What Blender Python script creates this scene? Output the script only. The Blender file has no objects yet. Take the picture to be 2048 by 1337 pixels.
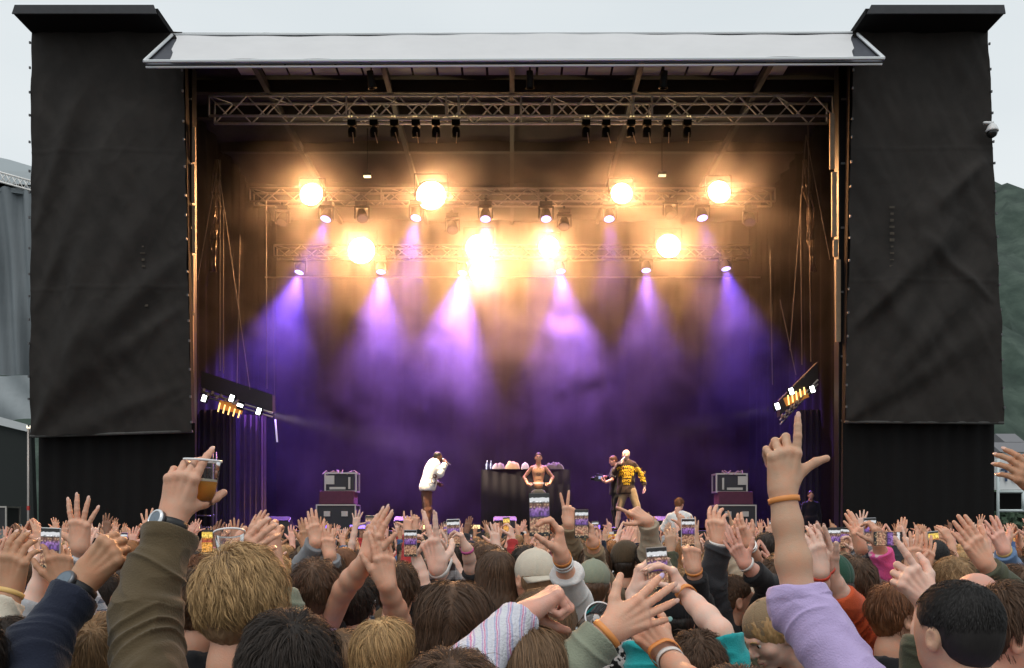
import bpy, bmesh, math, random
import numpy as np
from mathutils import Vector, Matrix
R = math.radians
SC = bpy.context.scene
COL = SC.collection
# ------------------------------------------------------------------ camera
F, HX, HY, CZ = 1700.0, 1024.0, 1060.0, 1.95       # focal length and horizon of the 2048x1337 photograph
cam_d = bpy.data.cameras.new('camera'); cam = bpy.data.objects.new('camera', cam_d); COL.objects.link(cam)
cam.location = (0, 0, CZ); cam.rotation_euler = (R(90), 0, 0)
cam_d.sensor_width = 36; cam_d.lens = F/2048*36; cam_d.shift_y = (HY-668.5)/2048
cam_d.clip_start = 0.05; cam_d.clip_end = 6000
cam_d.dof.use_dof = False
SC.camera = cam
# ------------------------------------------------------------------ world, sun, exposure
w = bpy.data.worlds.new('World'); SC.world = w; w.use_nodes = True
nt = w.node_tree; nt.nodes.clear()
out = nt.nodes.new('ShaderNodeOutputWorld'); bg = nt.nodes.new('ShaderNodeBackground')
sky = nt.nodes.new('ShaderNodeTexSky'); sky.sky_type = 'NISHITA'; sky.sun_disc = False
SUN_EL, SUN_ROT = 64, 160
sky.sun_elevation = R(SUN_EL); sky.sun_rotation = R(SUN_ROT); sky.air_density = 1.0; sky.dust_density = 3.0
tc = nt.nodes.new('ShaderNodeTexCoord'); nz = nt.nodes.new('ShaderNodeTexNoise')
nz.inputs['Scale'].default_value = 1.6; nz.inputs['Detail'].default_value = 4
mp = nt.nodes.new('ShaderNodeMapping'); mp.inputs['Scale'].default_value = (1, 1, 3)
cr = nt.nodes.new('ShaderNodeValToRGB')
cr.color_ramp.elements[0].position = .3; cr.color_ramp.elements[0].color = (7.7, 8.35, 8.6, 1)
cr.color_ramp.elements[1].position = .7; cr.color_ramp.elements[1].color = (8.9, 9.4, 9.5, 1)
mx = nt.nodes.new('ShaderNodeMixRGB'); mx.inputs[0].default_value = .88
nt.links.new(tc.outputs['Generated'], mp.inputs[0]); nt.links.new(mp.outputs[0], nz.inputs['Vector'])
nt.links.new(nz.outputs['Fac'], cr.inputs[0]); nt.links.new(sky.outputs[0], mx.inputs[1]); nt.links.new(cr.outputs[0], mx.inputs[2])
nt.links.new(mx.outputs[0], bg.inputs[0]); bg.inputs[1].default_value = 0.1
nt.links.new(bg.outputs[0], out.inputs[0])
sd = bpy.data.lights.new('sun', 'SUN'); so = bpy.data.objects.new('sun', sd); COL.objects.link(so)
sd.energy = 1.0; sd.angle = R(30); sd.color = (1, .97, .93)
so.rotation_euler = (R(90-SUN_EL), 0, R(SUN_ROT-180)); so.location = (0, -20, 30)
SC.view_settings.view_transform = 'Standard'; SC.view_settings.look = 'None'; SC.view_settings.exposure = 0.0; SC.view_settings.gamma = 1.0
cy = SC.cycles
SC.render.engine = 'CYCLES'
cy.use_denoising = True
try: cy.denoiser = 'OPENIMAGEDENOISE'
except Exception: pass
cy.max_bounces = 4; cy.diffuse_bounces = 2; cy.glossy_bounces = 2; cy.transmission_bounces = 4; cy.volume_bounces = 0; cy.transparent_max_bounces = 8
cy.sample_clamp_indirect = 3; cy.caustics_reflective = False; cy.caustics_refractive = False
cy.volume_step_rate = 1.0; cy.volume_max_steps = 128
# ------------------------------------------------------------------ helpers
def P(px, py, Y):
    return Vector(((px-HX)*Y/F, Y, CZ-(py-HY)*Y/F))
def tag(o, label=None, cat=None, group=None, kind=None):
    if label: o['label'] = label
    if cat: o['category'] = cat
    if group: o['group'] = group
    if kind: o['kind'] = kind
    return o
def empty(name, loc=(0, 0, 0), rz=0, label=None, cat=None, group=None):
    o = bpy.data.objects.new(name, None); COL.objects.link(o); o.location = loc; o.rotation_euler = (0, 0, rz); o.empty_display_size = .1
    return tag(o, label, cat, group)
def link_mesh(name, verts, faces, mat=None, parent=None, smooth=False, loc=None):
    me = bpy.data.meshes.new(name)
    if isinstance(verts, np.ndarray):
        v = verts.astype(np.float32); f = np.asarray(faces, dtype=np.int32)
        me.vertices.add(len(v)); me.vertices.foreach_set('co', v.ravel())
        k = f.shape[1]; me.loops.add(f.size); me.loops.foreach_set('vertex_index', f.ravel())
        me.polygons.add(len(f)); me.polygons.foreach_set('loop_start', np.arange(0, f.size, k, dtype=np.int32))
        me.polygons.foreach_set('loop_total', np.full(len(f), k, dtype=np.int32))
        me.update(calc_edges=True)
    else:
        me.from_pydata([tuple(v) for v in verts], [], faces)
    if smooth: me.polygons.foreach_set('use_smooth', [True]*len(me.polygons))
    if mat: me.materials.append(mat)
    o = bpy.data.objects.new(name, me); COL.objects.link(o)
    if parent: o.parent = parent
    if loc is not None: o.location = loc
    return o
class MB:
    def __init__(s): s.v = []; s.f = []
    def add(s, vs, fs):
        n = len(s.v); s.v += [Vector(v) for v in vs]; s.f += [tuple(i+n for i in f) for f in fs]; return s
    def box(s, c, size, M=None, taper=1.0):
        x, y, z = [a/2 for a in size]; vs = []
        for dz, t in ((-z, 1), (z, taper)):
            for dx, dy in ((-x, -y), (x, -y), (x, y), (-x, y)):
                q = Vector((dx*t, dy*t, dz))
                if M is not None: q = M @ q
                vs.append(q+Vector(c))
        return s.add(vs, [(3, 2, 1, 0), (4, 5, 6, 7), (0, 1, 5, 4), (1, 2, 6, 5), (2, 3, 7, 6), (3, 0, 4, 7)])
    def tube(s, a, b, r, r2=None, n=8, caps=True):
        a = Vector(a); b = Vector(b); r2 = r if r2 is None else r2
        d = (b-a).normalized(); u = d.orthogonal().normalized(); w_ = d.cross(u)
        vs = []
        for p, rr in ((a, r), (b, r2)):
            for i in range(n):
                t = 2*math.pi*i/n; vs.append(p+(u*math.cos(t)+w_*math.sin(t))*rr)
        fs = [(i, (i+1) % n, (i+1) % n+n, i+n) for i in range(n)]
        if caps: fs += [tuple(range(n-1, -1, -1)), tuple(range(n, 2*n))]
        return s.add(vs, fs)
    def path(s, pts, r, n=6):
        for a, b in zip(pts[:-1], pts[1:]): s.tube(a, b, r, n=n)
        return s
    def lathe(s, prof, c=(0, 0, 0), M=None, n=16):
        vs = []; c = Vector(c)
        for r, z in prof:
            for i in range(n):
                t = 2*math.pi*i/n; q = Vector((r*math.cos(t), r*math.sin(t), z))
                if M is not None: q = M @ q
                vs.append(q+c)
        fs = []
        for k in range(len(prof)-1):
            for i in range(n): fs.append((k*n+i, k*n+(i+1) % n, (k+1)*n+(i+1) % n, (k+1)*n+i))
        return s.add(vs, fs)
    def prism(s, pts, ext):
        n = len(pts); e = Vector(ext); vs = [Vector(p) for p in pts]+[Vector(p)+e for p in pts]
        return s.add(vs, [tuple(range(n-1, -1, -1)), tuple(range(n, 2*n))]+[(i, (i+1) % n, (i+1) % n+n, i+n) for i in range(n)])
    def build(s, name, mat, parent=None, smooth=False, bevel=0):
        o = link_mesh(name, [tuple(v) for v in s.v], s.f, mat, parent, smooth)
        if bevel:
            m = o.modifiers.new('bevel', 'BEVEL'); m.width = bevel; m.segments = 2; m.limit_method = 'ANGLE'
        return o
MATS = {}
def mat(name, col, rough=.7, metal=0.0, var=0.0, vscale=6.0, bump=0.0, bscale=60.0, spec=.5, emit=None, estr=0.0, rnd=0.0, sheen=0.0, alpha=None, trans=0, stretch=None, island=0.0, sub=0.0, col2=None):
    if name in MATS: return MATS[name]
    m = bpy.data.materials.new(name); m.use_nodes = True; n = m.node_tree.nodes; L = m.node_tree.links
    b = n['Principled BSDF']; b.inputs['Base Color'].default_value = (*col, 1); b.inputs['Roughness'].default_value = rough
    b.inputs['Metallic'].default_value = metal; b.inputs['Specular IOR Level'].default_value = spec
    if sheen: b.inputs['Sheen Weight'].default_value = sheen
    if trans: b.inputs['Transmission Weight'].default_value = trans
    if sub: b.inputs['Subsurface Weight'].default_value = sub; b.inputs['Subsurface Radius'].default_value = (1, .3, .15); b.inputs['Subsurface Scale'].default_value = .008
    if alpha is not None: b.inputs['Alpha'].default_value = alpha
    t = n.new('ShaderNodeTexCoord'); mpp = n.new('ShaderNodeMapping'); L.new(t.outputs['Object'], mpp.inputs[0])
    if stretch: mpp.inputs['Scale'].default_value = stretch
    src = None
    if var or rnd or island:
        hs = n.new('ShaderNodeHueSaturation'); hs.inputs['Color'].default_value = (*col, 1); L.new(hs.outputs[0], b.inputs['Base Color'])
        if var:
            z = n.new('ShaderNodeTexNoise'); z.inputs['Scale'].default_value = vscale; z.inputs['Detail'].default_value = 5; z.inputs['Roughness'].default_value = .65; L.new(mpp.outputs[0], z.inputs['Vector'])
            if col2 is not None:
                rp = n.new('ShaderNodeValToRGB'); rp.color_ramp.elements[0].position = .35; rp.color_ramp.elements[1].position = .65
                rp.color_ramp.elements[0].color = (*col, 1); rp.color_ramp.elements[1].color = (*col2, 1)
                L.new(z.outputs['Fac'], rp.inputs[0]); L.new(rp.outputs[0], hs.inputs['Color'])
            m1 = n.new('ShaderNodeMapRange'); m1.inputs[1].default_value = .25; m1.inputs[2].default_value = .75; m1.inputs[3].default_value = 1-var; m1.inputs[4].default_value = 1+var
            L.new(z.outputs['Fac'], m1.inputs[0]); src = m1.outputs[0]
        if rnd or island:
            g = n.new('ShaderNodeObjectInfo') if rnd else n.new('ShaderNodeNewGeometry')
            o_ = g.outputs['Random'] if rnd else g.outputs['Random Per Island']; a_ = rnd or island
            m2 = n.new('ShaderNodeMapRange'); m2.inputs[3].default_value = 1-a_; m2.inputs[4].default_value = 1+a_; L.new(o_, m2.inputs[0])
            if src is not None:
                mu = n.new('ShaderNodeMath'); mu.operation = 'MULTIPLY'; L.new(src, mu.inputs[0]); L.new(m2.outputs[0], mu.inputs[1]); src = mu.outputs[0]
            else: src = m2.outputs[0]
        L.new(src, hs.inputs['Value'])
    if bump:
        z2 = n.new('ShaderNodeTexNoise'); z2.inputs['Scale'].default_value = bscale; z2.inputs['Detail'].default_value = 4; L.new(mpp.outputs[0], z2.inputs['Vector'])
        bp = n.new('ShaderNodeBump'); bp.inputs['Strength'].default_value = min(bump, 1); bp.inputs['Distance'].default_value = .01; L.new(z2.outputs['Fac'], bp.inputs['Height']); L.new(bp.outputs[0], b.inputs['Normal'])
    if emit: b.inputs['Emission Color'].default_value = (*emit, 1); b.inputs['Emission Strength'].default_value = estr
    MATS[name] = m; return m
def vnoise(p, seed=0):
    """smooth value noise on (n,3) points, 0..1"""
    i = np.floor(p).astype(np.int64); f = p-i; f = f*f*(3-2*f)
    def h(dx, dy, dz):
        x = (i[:, 0]+dx)*374761393+(i[:, 1]+dy)*668265263+(i[:, 2]+dz)*2147483647+seed*974634777
        x = (x ^ (x >> 13))*1274126177; x = x ^ (x >> 16); return (x & 0xffff)/65535.0
    r = 0
    for dx in (0, 1):
        wx = f[:, 0] if dx else 1-f[:, 0]
        for dy in (0, 1):
            wy = f[:, 1] if dy else 1-f[:, 1]
            for dz in (0, 1):
                wz = f[:, 2] if dz else 1-f[:, 2]
                r = r+wx*wy*wz*h(dx, dy, dz)
    return r
def copy_tree(o, parent=None):
    c = o.copy(); COL.objects.link(c)
    if parent: c.parent = parent
    for ch in KIDS.get(o.name, o.children): copy_tree(ch, c)
    return c
KIDS = {}
def rot_to(d, up=Vector((0, 0, 1))):
    """matrix whose z axis is d"""
    d = Vector(d).normalized(); x = up.cross(d)
    if x.length < 1e-4: x = Vector((1, 0, 0))
    x.normalize(); y = d.cross(x); return Matrix((x, y, d)).transposed()
def light(name, kind, loc, energy, col, parent=None, aim=None, size=.05, spot=30, blend=.6):
    l = bpy.data.lights.new(name, kind); o = bpy.data.objects.new(name, l); COL.objects.link(o)
    l.energy = energy; l.color = col
    if kind in ('SPOT', 'POINT'): l.shadow_soft_size = size
    if kind == 'SPOT': l.spot_size = R(spot); l.spot_blend = blend
    o.location = loc
    if aim is not None:
        o.rotation_mode = 'QUATERNION'; o.rotation_quaternion = Vector(aim).normalized().to_track_quat('-Z', 'Y')
    if parent: o.parent = parent
    return o
# ================================================================== the stage
M_cloth = mat('black_tower_cloth', (.0195, .0160, .0138), .8, var=.35, vscale=1.6, bump=.5, bscale=9, spec=.3)
M_dark = mat('black_backing', (.0045, .004, .004), .9, var=.2, spec=.25)
M_blackmetal = mat('black_metal', (.007, .007, .0075), .5, .0, var=.2, spec=.3)
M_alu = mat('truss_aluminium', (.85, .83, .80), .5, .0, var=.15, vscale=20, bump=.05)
M_fascia = mat('roof_fascia', (.045, .045, .05), .6, var=.2)
M_flap = mat('flap_fabric', (.62, .615, .62), .8, var=.05, vscale=1.0, bump=.1, bscale=3)
M_white_alu = mat('white_frame', (.75, .77, .78), .4, .2)
M_drape = mat('haze_tinted_drape', (.024, .008, .0065), .95, var=.15, vscale=2, spec=.1)  # red tint puts the plum glow of the haze into the drape colour
M_roof_in = mat('roof_inside', (.022, .018, .016), .9, var=.25, vscale=3)
M_wood = mat('pale_batten', (.30, .225, .15), .6, var=.2, vscale=5)
# ground
g = MB(); g.add([(-400, -60, 0), (400, -60, 0), (400, 900, 0), (-400, 900, 0)], [(0, 1, 2, 3)])
tag(g.build('ground', mat('trodden_asphalt', (.06, .058, .052), .9, var=.3, vscale=.8, bump=.3, bscale=30)), kind='structure')
# hill behind, right and left: one terrain strip
def hill():
    nx, ny = 300, 50; v = []; f = []
    for j in range(ny):
        for i in range(nx):
            x = -500+1100*i/(nx-1); y = 260+ j*10.5
            t = j/(ny-1)
            h = (98+130*min(1, max(0, (x+40)/150))**1.2*1.0 + 14*math.sin(x*.013+1)+8*math.sin(x*.05)+5*math.sin(x*.11+2))*math.sin(min(1, t*1.5)*math.pi/2)
            v.append((x, y, h-2)); 
    for j in range(ny-1):
        for i in range(nx-1): f.append((j*nx+i, j*nx+i+1, (j+1)*nx+i+1, (j+1)*nx+i))
    va = np.array(v); va[:, 2] += ((vnoise(va*.05, 3)-.5)*9+vnoise(va*.13, 4)*9+vnoise(va*.3, 7)*4)*(va[:, 1] > 262)
    o = link_mesh('hill', va, np.array(f), mat('wooded_hillside', (.022, .044, .032), .95, var=.5, vscale=.08, bump=.8, bscale=.5, col2=(.040, .060, .046)), smooth=True)
    tag(o, kind='structure')
hill()
# pleated / wrinkled cloth sheet in the XZ plane at depth y
def sheet(name, m, parent, c00, c10, c01, c11, nx, nz, disp, thick=.0):
    v = []; f = []
    c00, c10, c01, c11 = map(Vector, (c00, c10, c01, c11))
    for j in range(nz+1):
        for i in range(nx+1):
            a, b = i/nx, j/nz
            p = (c00*(1-a)+c10*a)*(1-b)+(c01*(1-a)+c11*a)*b
            v.append(p+Vector(disp(a, b)))
    for j in range(nz):
        for i in range(nx): f.append((j*(nx+1)+i, j*(nx+1)+i+1, (j+1)*(nx+1)+i+1, (j+1)*(nx+1)+i))
    o = link_mesh(name, v, f, m, parent, smooth=True)
    return o
TY = 19.3
def tower(side):
    nm = 'left' if side < 0 else 'right'
    t = empty('speaker_tower', (side*9.6, TY, 0), 0, 'tall black cloth-covered tower at the %s edge of the stage' % nm, 'tower', 'cloth-covered towers flanking the stage')
    O = Vector((side*9.6, TY, 0)); I = lambda p: Vector(p)-O
    if side < 0: xo, xi, xot, xit, zb0, zb1 = 63, 387, 66, 366, 874, 864
    else: xo, xi, xot, xit, zb0, zb1 = 2004, 1688, 1972, 1704, 847, 845
    zt = 66
    bl, br = P(xo, zb0, TY), P(xi, zb1, TY); tl, tr = P(xot, zt, TY), P(xit, zt, TY)
    rng = random.Random(5+side)
    # tension creases fanning out of the lower corner plus soft wrinkles
    folds = []
    if side < 0:
        for (cx, cz, ang, wd, am, ln) in ((.02, 0, 62, .028, .07, .8), (.02, 0, 72, .03, .06, .9), (.02, 0, 52, .03, .05, .6), (.99, .32, 215, .03, .04, .45), (.99, .45, 222, .04, .05, .5), (.99, .12, 200, .03, .03, .5), (.3, .05, 90, .03, .03, .5), (.02, .3, 66, .03, .05, .6), (.02, .5, 70, .03, .05, .5)):
            folds.append((cx, cz, R(ang), wd, am, ln))
    else:
        for (cx, cz, ang, wd, am, ln) in ((.98, 0, 118, .03, .06, .6), (.98, 0, 132, .035, .08, .6), (.98, 0, 146, .03, .05, .6), (.98, .22, 128, .035, .06, .6), (.98, .24, 138, .03, .05, .5), (.02, .68, 322, .03, .05, .3), (.5, .15, 60, .03, .03, .4), (.02, .3, 40, .02, .03, .3)):
            folds.append((cx, cz, R(ang), wd, am, ln))
    asp = (zt-zb0)/-(abs(xi-xo))      # height / width
    def disp(a, b):
        d = 0
        for cx, cz, an, wd, am, ln in folds:
            dx, dz = (a-cx), (b-cz)*asp; s = dx*math.cos(an)+dz*math.sin(an)*1; n_ = -dx*math.sin(an)+dz*math.cos(an)
            if side > 0 and cx > .5: pass
            if 0 < s < ln*2.4:
                q = wd*(1+2.2*s); d += 2.5*am*math.exp(-(n_/q)**2)*math.sin(min(1, s/(ln*2.4))*math.pi)**.7
        c_ = 1-abs(2*vnoise(np.array([[a*9+b*7+side, b*13-a*6, 8.1]]))[0]-1); c2 = 1-abs(2*vnoise(np.array([[a*6-b*9, b*6+a*3, 2.7+side]]))[0]-1); d += .010*c_**5+.012*c2**6+.010*math.exp(-((b-.36)/.004)**2)+.010*math.exp(-((b-.70)/.004)**2)
        w_ = vnoise(np.array([[a*5+side*7, b*7+a*3, 1.3]]))[0]*.09+vnoise(np.array([[a*14+b*5, b*22+a*9, 4.3]]))[0]*.05
        edge = .006*(math.sin(b*31+side)+math.sin(b*57))*(abs(a-.5)*2)**8
        return (edge*(1 if a > .5 else 1), -d-w_, .02*math.sin(a*31)*(1-b)**12)
    if side > 0: bl, br, tl, tr = br, bl, tr, tl   # keep a=0 on the left in the picture
    if side > 0:
        f2 = []
        for (cx, cz, an, wd, am, ln) in folds: f2.append((1-cx, cz, math.pi-an, wd, am, ln))
        folds = f2
    o = sheet('cloth_cover', M_cloth, t, I(bl), I(br), I(tl), I(tr), 90, 200, disp)
    # hem, lower recess and body
    m = MB(); m.tube(I(bl)+Vector((0, -.06, 0)), I(br)+Vector((0, -.06, 0)), .035, n=8); m.build('hem', mat('grey_hem', (.06, .058, .055), .8, var=.3, vscale=9, bump=.5), t, True)
    x0, x1 = sorted((bl.x, br.x)); xt0, xt1 = sorted((tl.x, tr.x))
    xi0, xo0 = (x1, x0) if side < 0 else (x0, x1)
    xot0 = xt0 if side < 0 else xt1
    m = MB(); m.prism([I((x0+.06, TY+.25, 0)), I((x1-.06, TY+.25, 0)), I((xt1-.06, TY+.25, 13.1)), I((xt0+.06, TY+.25, 13.1))], (0, .2, 0)); xin = side*8.75; xou = side*(min(abs(xot0), abs(xo0))-.12)
    m.box(I(((xin+xou)/2, TY+2.5, 6.5)), (abs(xou-xin), 4.1, 13.1)); m.build('body', M_dark, t)
    lo = sheet('lower_cloth', M_dark, t, I((x0+.05, TY+.2, 0)), I((x1-.05, TY+.2, 0)), I((x0+.05, TY+.2, 4.4)), I((x1-.05, TY+.2, 4.4)), 60, 12, lambda a, b: (0, -.02*math.sin(a*60)-.02*math.sin(a*23), 0))
    # roof plate with fascia
    if side < 0: r0, r1 = P(25, 32, 18.5).x, P(314, 32, 18.5).x
    else: r0, r1 = P(1733, 22, 18.5).x, P(2010, 22, 18.5).x
    z = 13.17
    m = MB(); m.box(I(((r0+r1)/2, 21.3, z+.09)), (r1-r0, 5.5, .13)); m.build('roof_plate', M_dark, t)
    m = MB(); m.prism([I((r0, 18.5, z+.0)), I((r1, 18.5, z+.0)), I((r1-.05, 18.47, z+.17)), I((r0+.08, 18.47, z+.17))], (0, -.03, 0)); m.build('fascia', M_fascia, t)
    # edge eyelets with bungee knobs
    m = MB()
    for k in range(16):
        b = (k+.5)/16
        for (q0, q1) in ((bl, tl), (br, tr)):
            p = q0*(1-b)+q1*b; p = I(p)+Vector((0, -.12, rng.uniform(-.1, .1)))
            if m is not None: m = MB(); m.box((0, 0, 0), (.035, .03, .05)); e0 = m.build('eyelet', mat('dim_eyelet', (.10, .10, .105), .5, .3), t); m = None
            else: e1_ = e0.copy(); COL.objects.link(e1_); e0 = e1_
            e0.location = p
    # dusty vertical scuff with ladder-like marks behind the cloth
    px = 285 if side < 0 else 1778
    m = MB()
    for k in range(16):
        py = 420+k*13; p = I(P(px+(k*.9 if side < 0 else 0), py, TY))+Vector((0, -.155, 0)); m.box(p, (.09+rng.uniform(-.03, .03), .006, .05+rng.uniform(-.03, .02)))
    m.build('scuffed_patch', mat('brown_scuff', (.05, .038, .026), .8, var=.5, vscale=8), t)
    return t
tower(-1); tower(1)
# CCTV dome on the outer edge of the tower
c = P(1984, 262, 19.0); t = empty('dome_camera', c, 0, 'small white domed security camera on the outer tower edge', 'camera'); t.scale = (.8, .8, .8)
m = MB(); m.lathe([(.001, .2), (.05, .2), (.11, .14), (.16, .02), (.17, -.03), (.001, -.03)], n=16); m.box((-.1, 0, .22), (.28, .06, .06)); m.build('housing', mat('white_plastic', (.7, .7, .7), .4), t, True)
m = MB(); m.lathe([(.14, -.03), (.14, -.08), (.11, -.15), (.05, -.19), (.001, -.2)], n=16); m.build('dome', mat('smoked_dome', (.02, .02, .02), .1), t, True)
# roof flap leaning forward over the opening
t = empty('roof_flap', (0, 18.6, 11.7), 0, 'long silvery awning panel in a white frame along the stage roof edge', 'awning')
O = Vector((0, 18.6, 11.7))
fl, fr, bl, br = P(288, 123, 17.8)-O, P(1768, 117, 17.8)-O, P(345, 70, 19.28)-O, P(1712, 66, 19.28)-O
m = MB()
for a, b in ((fl, fr), (bl, br), (fl, bl), (fr, br)): m.tube(a, b, .034, n=6)
m.tube(fl+Vector((0, .1, -.07)), fr+Vector((0, .1, -.07)), .025, n=6)
m.build('frame', M_white_alu, t)
def lerp4(a, b): return (fl*(1-a)+fr*a)*(1-b)+(bl*(1-a)+br*a)*b
ja = [0.006*math.sin(k*1.3)+.003*math.sin(k*3.7) for k in range(9)]
v = []; f = []
NX, NY = 60, 8
for j in range(NY+1):
    b = j/NY; a0 = .034-.026*b+ja[j]*.25; a1 = .960+.032*b-ja[j]*.25
    for i in range(NX+1):
        a = a0+(a1-a0)*i/NX
        p = lerp4(a, .03+.93*b); v.append(p+Vector((0, 0, .01*math.sin(a*60)+.02*math.sin(a*9+b*3))))
for j in range(NY):
    for i in range(NX): f.append((j*(NX+1)+i, j*(NX+1)+i+1, (j+1)*(NX+1)+i+1, (j+1)*(NX+1)+i))
link_mesh('fabric', v, f, M_flap, t, smooth=True)
m = MB(); dn = Vector((0, .04, -.05))
m.add([lerp4(0, 0)+dn, lerp4(1, 0)+dn, lerp4(1, 1)+dn, lerp4(0, 1)+dn], [(0, 1, 2, 3)]); m.build('backing_net', mat('dark_net', (.05, .055, .07), .6, var=.2), t)
# main stage: deck, roof, drapes
st = empty('concert_stage', (0, 20, 0), 0, 'large black festival stage with dark drapes and smoky interior', 'stage')
def I(p): return Vector(p)-Vector((0, 20, 0))
DZ = 1.93
m = MB(); m.box(I((.1, 25.2, DZ/2)), (16.5, 10.2, DZ)); m.build('deck', mat('black_ply', (.02, .02, .022), .5, var=.3, bump=.1), st)
# curved roof membrane from the front edge to the back
v = []; f = []; NXR = 60; NYR = 12
rng = random.Random(3)
for j in range(NYR+1):
    y = 19.35+j/NYR*10.9
    for i in range(NXR+1):
        x = -8.45+16.9*i/NXR; zz = 13.16-.35*(j/NYR)+(.03*math.sin(x*3.1) if j == 0 else .05*math.sin(x*2)*math.sin(y)); v.append(I((x, y, zz)))
for j in range(NYR):
    for i in range(NXR): f.append((j*(NXR+1)+i, j*(NXR+1)+i+1, (j+1)*(NXR+1)+i+1, (j+1)*(NXR+1)+i))
o = link_mesh('roof_membrane', v, f, M_roof_in, st, smooth=True); md = o.modifiers.new('s', 'SOLIDIFY'); md.thickness = .08; md.offset = 1
m = MB(); m.box(I((0, 19.42, 13.19)), (16.1, .16, .14)); m.build('roof_edge', M_dark, st)
m = MB()
for y in (21.0, 22.3, 24.3, 27): m.box(I((0, y, 12.88)), (16.6, .16, .3))
for x in (-6, -3, 0, 3, 6): m.box(I((x, 24.7, 12.78)), (.12, 10.4, .18))
m.build('roof_beam', mat('roof_beam_metal', (.03, .026, .024), .6, .3, var=.2), st)
m = MB()
for k in range(22):
    x = -6.3+k*.6; m.box(I((x, 20.42, 13.0)), (.54, .42, .03))
m.build('roof_vent', mat('pale_roof_film', (.36, .36, .37), .7), st)
pleat = lambda n, am: (lambda a, b: (0, am*math.sin(a*n)+am*.5*math.sin(a*n*.37+2)+am*.4*math.sin(a*n*1.7+b), 0))
sheet('back_drape', M_drape, st, I((-8.3, 29.9, DZ)), I((8.5, 29.9, DZ)), I((-8.3, 29.9, 12.9)), I((8.5, 29.9, 12.9)), 240, 4, pleat(170, .022))
for s in (-1, 1):
    sheet('side_drape', mat('wing_drape', (.005, .0035, .003), .95, spec=.1), st, I((s*8.35, 20.2, DZ)), I((s*8.35, 30, DZ)), I((s*8.35, 20.2, 13)), I((s*8.35, 30, 13)), 120, 4, lambda a, b: (.05*math.sin(a*90)+.03*math.sin(a*37), 0, 0))
    m = MB(); m.box(I((s*8.5, 25, 6.7)), (.12, 10.4, 13)); m.build('outer_wall', M_dark, st)
m = MB(); m.box(I((0, 30.2, 6.6)), (17, .15, 13)); m.build('rear_wall', M_dark, st)
# legs of drape inside, brown lit by lamps
def hang(px0, px1, py0, py1, Y, colr, nm='wing_curtain'):
    a, b, c_, d = P(px0, py1, Y), P(px1, py1, Y), P(px0, py0, Y), P(px1, py0, Y)
    sheet(nm, colr, st, I(a), I(b), I(c_), I(d), 60, 4, lambda u, v_: (0, .05*math.sin(u*34)+.03*math.sin(u*71), 0))
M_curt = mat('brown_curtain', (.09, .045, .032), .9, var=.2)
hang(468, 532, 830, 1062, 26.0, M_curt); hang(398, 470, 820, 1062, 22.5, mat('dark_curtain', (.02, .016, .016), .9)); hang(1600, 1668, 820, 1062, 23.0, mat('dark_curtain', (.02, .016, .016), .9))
# columns beside the opening with pale battens on their inner faces
for s in (-1, 1):
    xc = -7.61 if s < 0 else 7.81
    t = empty('stage_column', (xc, 20, 0), 0, 'black post with pale lit batten at the %s side of the opening' % ('left' if s < 0 else 'right'), 'column', 'posts beside the stage opening')
    m = MB(); m.box((0, 0, 6.4), (.28 if s < 0 else .36, .3, 12.8)); m.build('post', M_blackmetal, t, bevel=.01)
    if s > 0: segs = ((228, 345, 1664), (345, 480, 1668), (520, 690, 1676), (480, 520, 1671))
    else: segs = ((255, 330, 388), (330, 412, 387), (412, 512, 388), (512, 632, 385), (632, 765, 384))
    m = MB()
    for a, b, px in segs:
        p, q = P(px, a, 19.8)-Vector((xc, 20, 0)), P(px, b-6, 19.8)-Vector((xc, 20, 0)); m.box((p+q)/2, (.07 if s < 0 else .11, .05, abs(p.z-q.z)))
    m.build('batten', M_wood, t)
    m = MB()
    for k in range(7): m.box((s*.02, -.16, 3+k*1.5), (.3, .03, .04))
    m.build('clamp', mat('dull_steel', (.3, .3, .31), .5, .6), t)
# ---------------------------------------------------------------- trusses
def truss(x0, x1, z, Y, h=.45, d=.4, pitch=.55, label='', r=.031, chordn=8, colr=None, joints=()):
    t = empty('lighting_truss', ((x0+x1)/2, Y, z), 0, label, 'truss', 'aluminium trusses over the stage')
    L_ = (x1-x0)/2; m = MB()
    for sy in (0, 1):
        for sz in (-1, 1): m.tube((-L_, sy*d, sz*h/2), (L_, sy*d, sz*h/2), r, n=chordn)
    m.build('chord', colr or M_alu, t, True)
    m = MB(); n = int(2*L_/pitch); st_ = 2*L_/n
    for k in range(n):
        a = -L_+k*st_; z0, z1 = (-h/2, h/2) if k % 2 else (h/2, -h/2)
        for y_, fl_ in ((0, 1), (d, -1)): m.tube((a, y_, z0*fl_), (a+st_, y_, z1*fl_), r*.6, n=5)
        if k % 3 == 0: m.tube((a, 0, h/2), (a+st_, d, h/2), r*.4, n=5)
    for a in [-L_, L_]+[L_*j for j in joints]:
        for y_ in (0, d): m.tube((a, y_, -h/2), (a, y_, h/2), r*.8, n=6)
    m.build('lattice', colr or M_alu, t, True)
    return t
truss(P(418, 0, 21).x, P(1666, 0, 21).x, P(0, 212, 21).z, 21, .50, .4, .46, 'bright front box truss just under the stage roof', joints=(-.56, -.24, .0, .1, .36, .42, -.2))
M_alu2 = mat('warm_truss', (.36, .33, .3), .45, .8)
ZM = P(0, 390, 23.5).z; ZR = P(0, 502, 26.5).z; ZF = P(0, 555, 28.4).z
truss(P(500, 0, 23.5).x, P(1550, 0, 23.5).x, ZM, 23.5, .36, .36, .42, 'middle truss carrying the upper row of amber lamps', colr=M_alu2, joints=(-.5, .1, .5))
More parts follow.
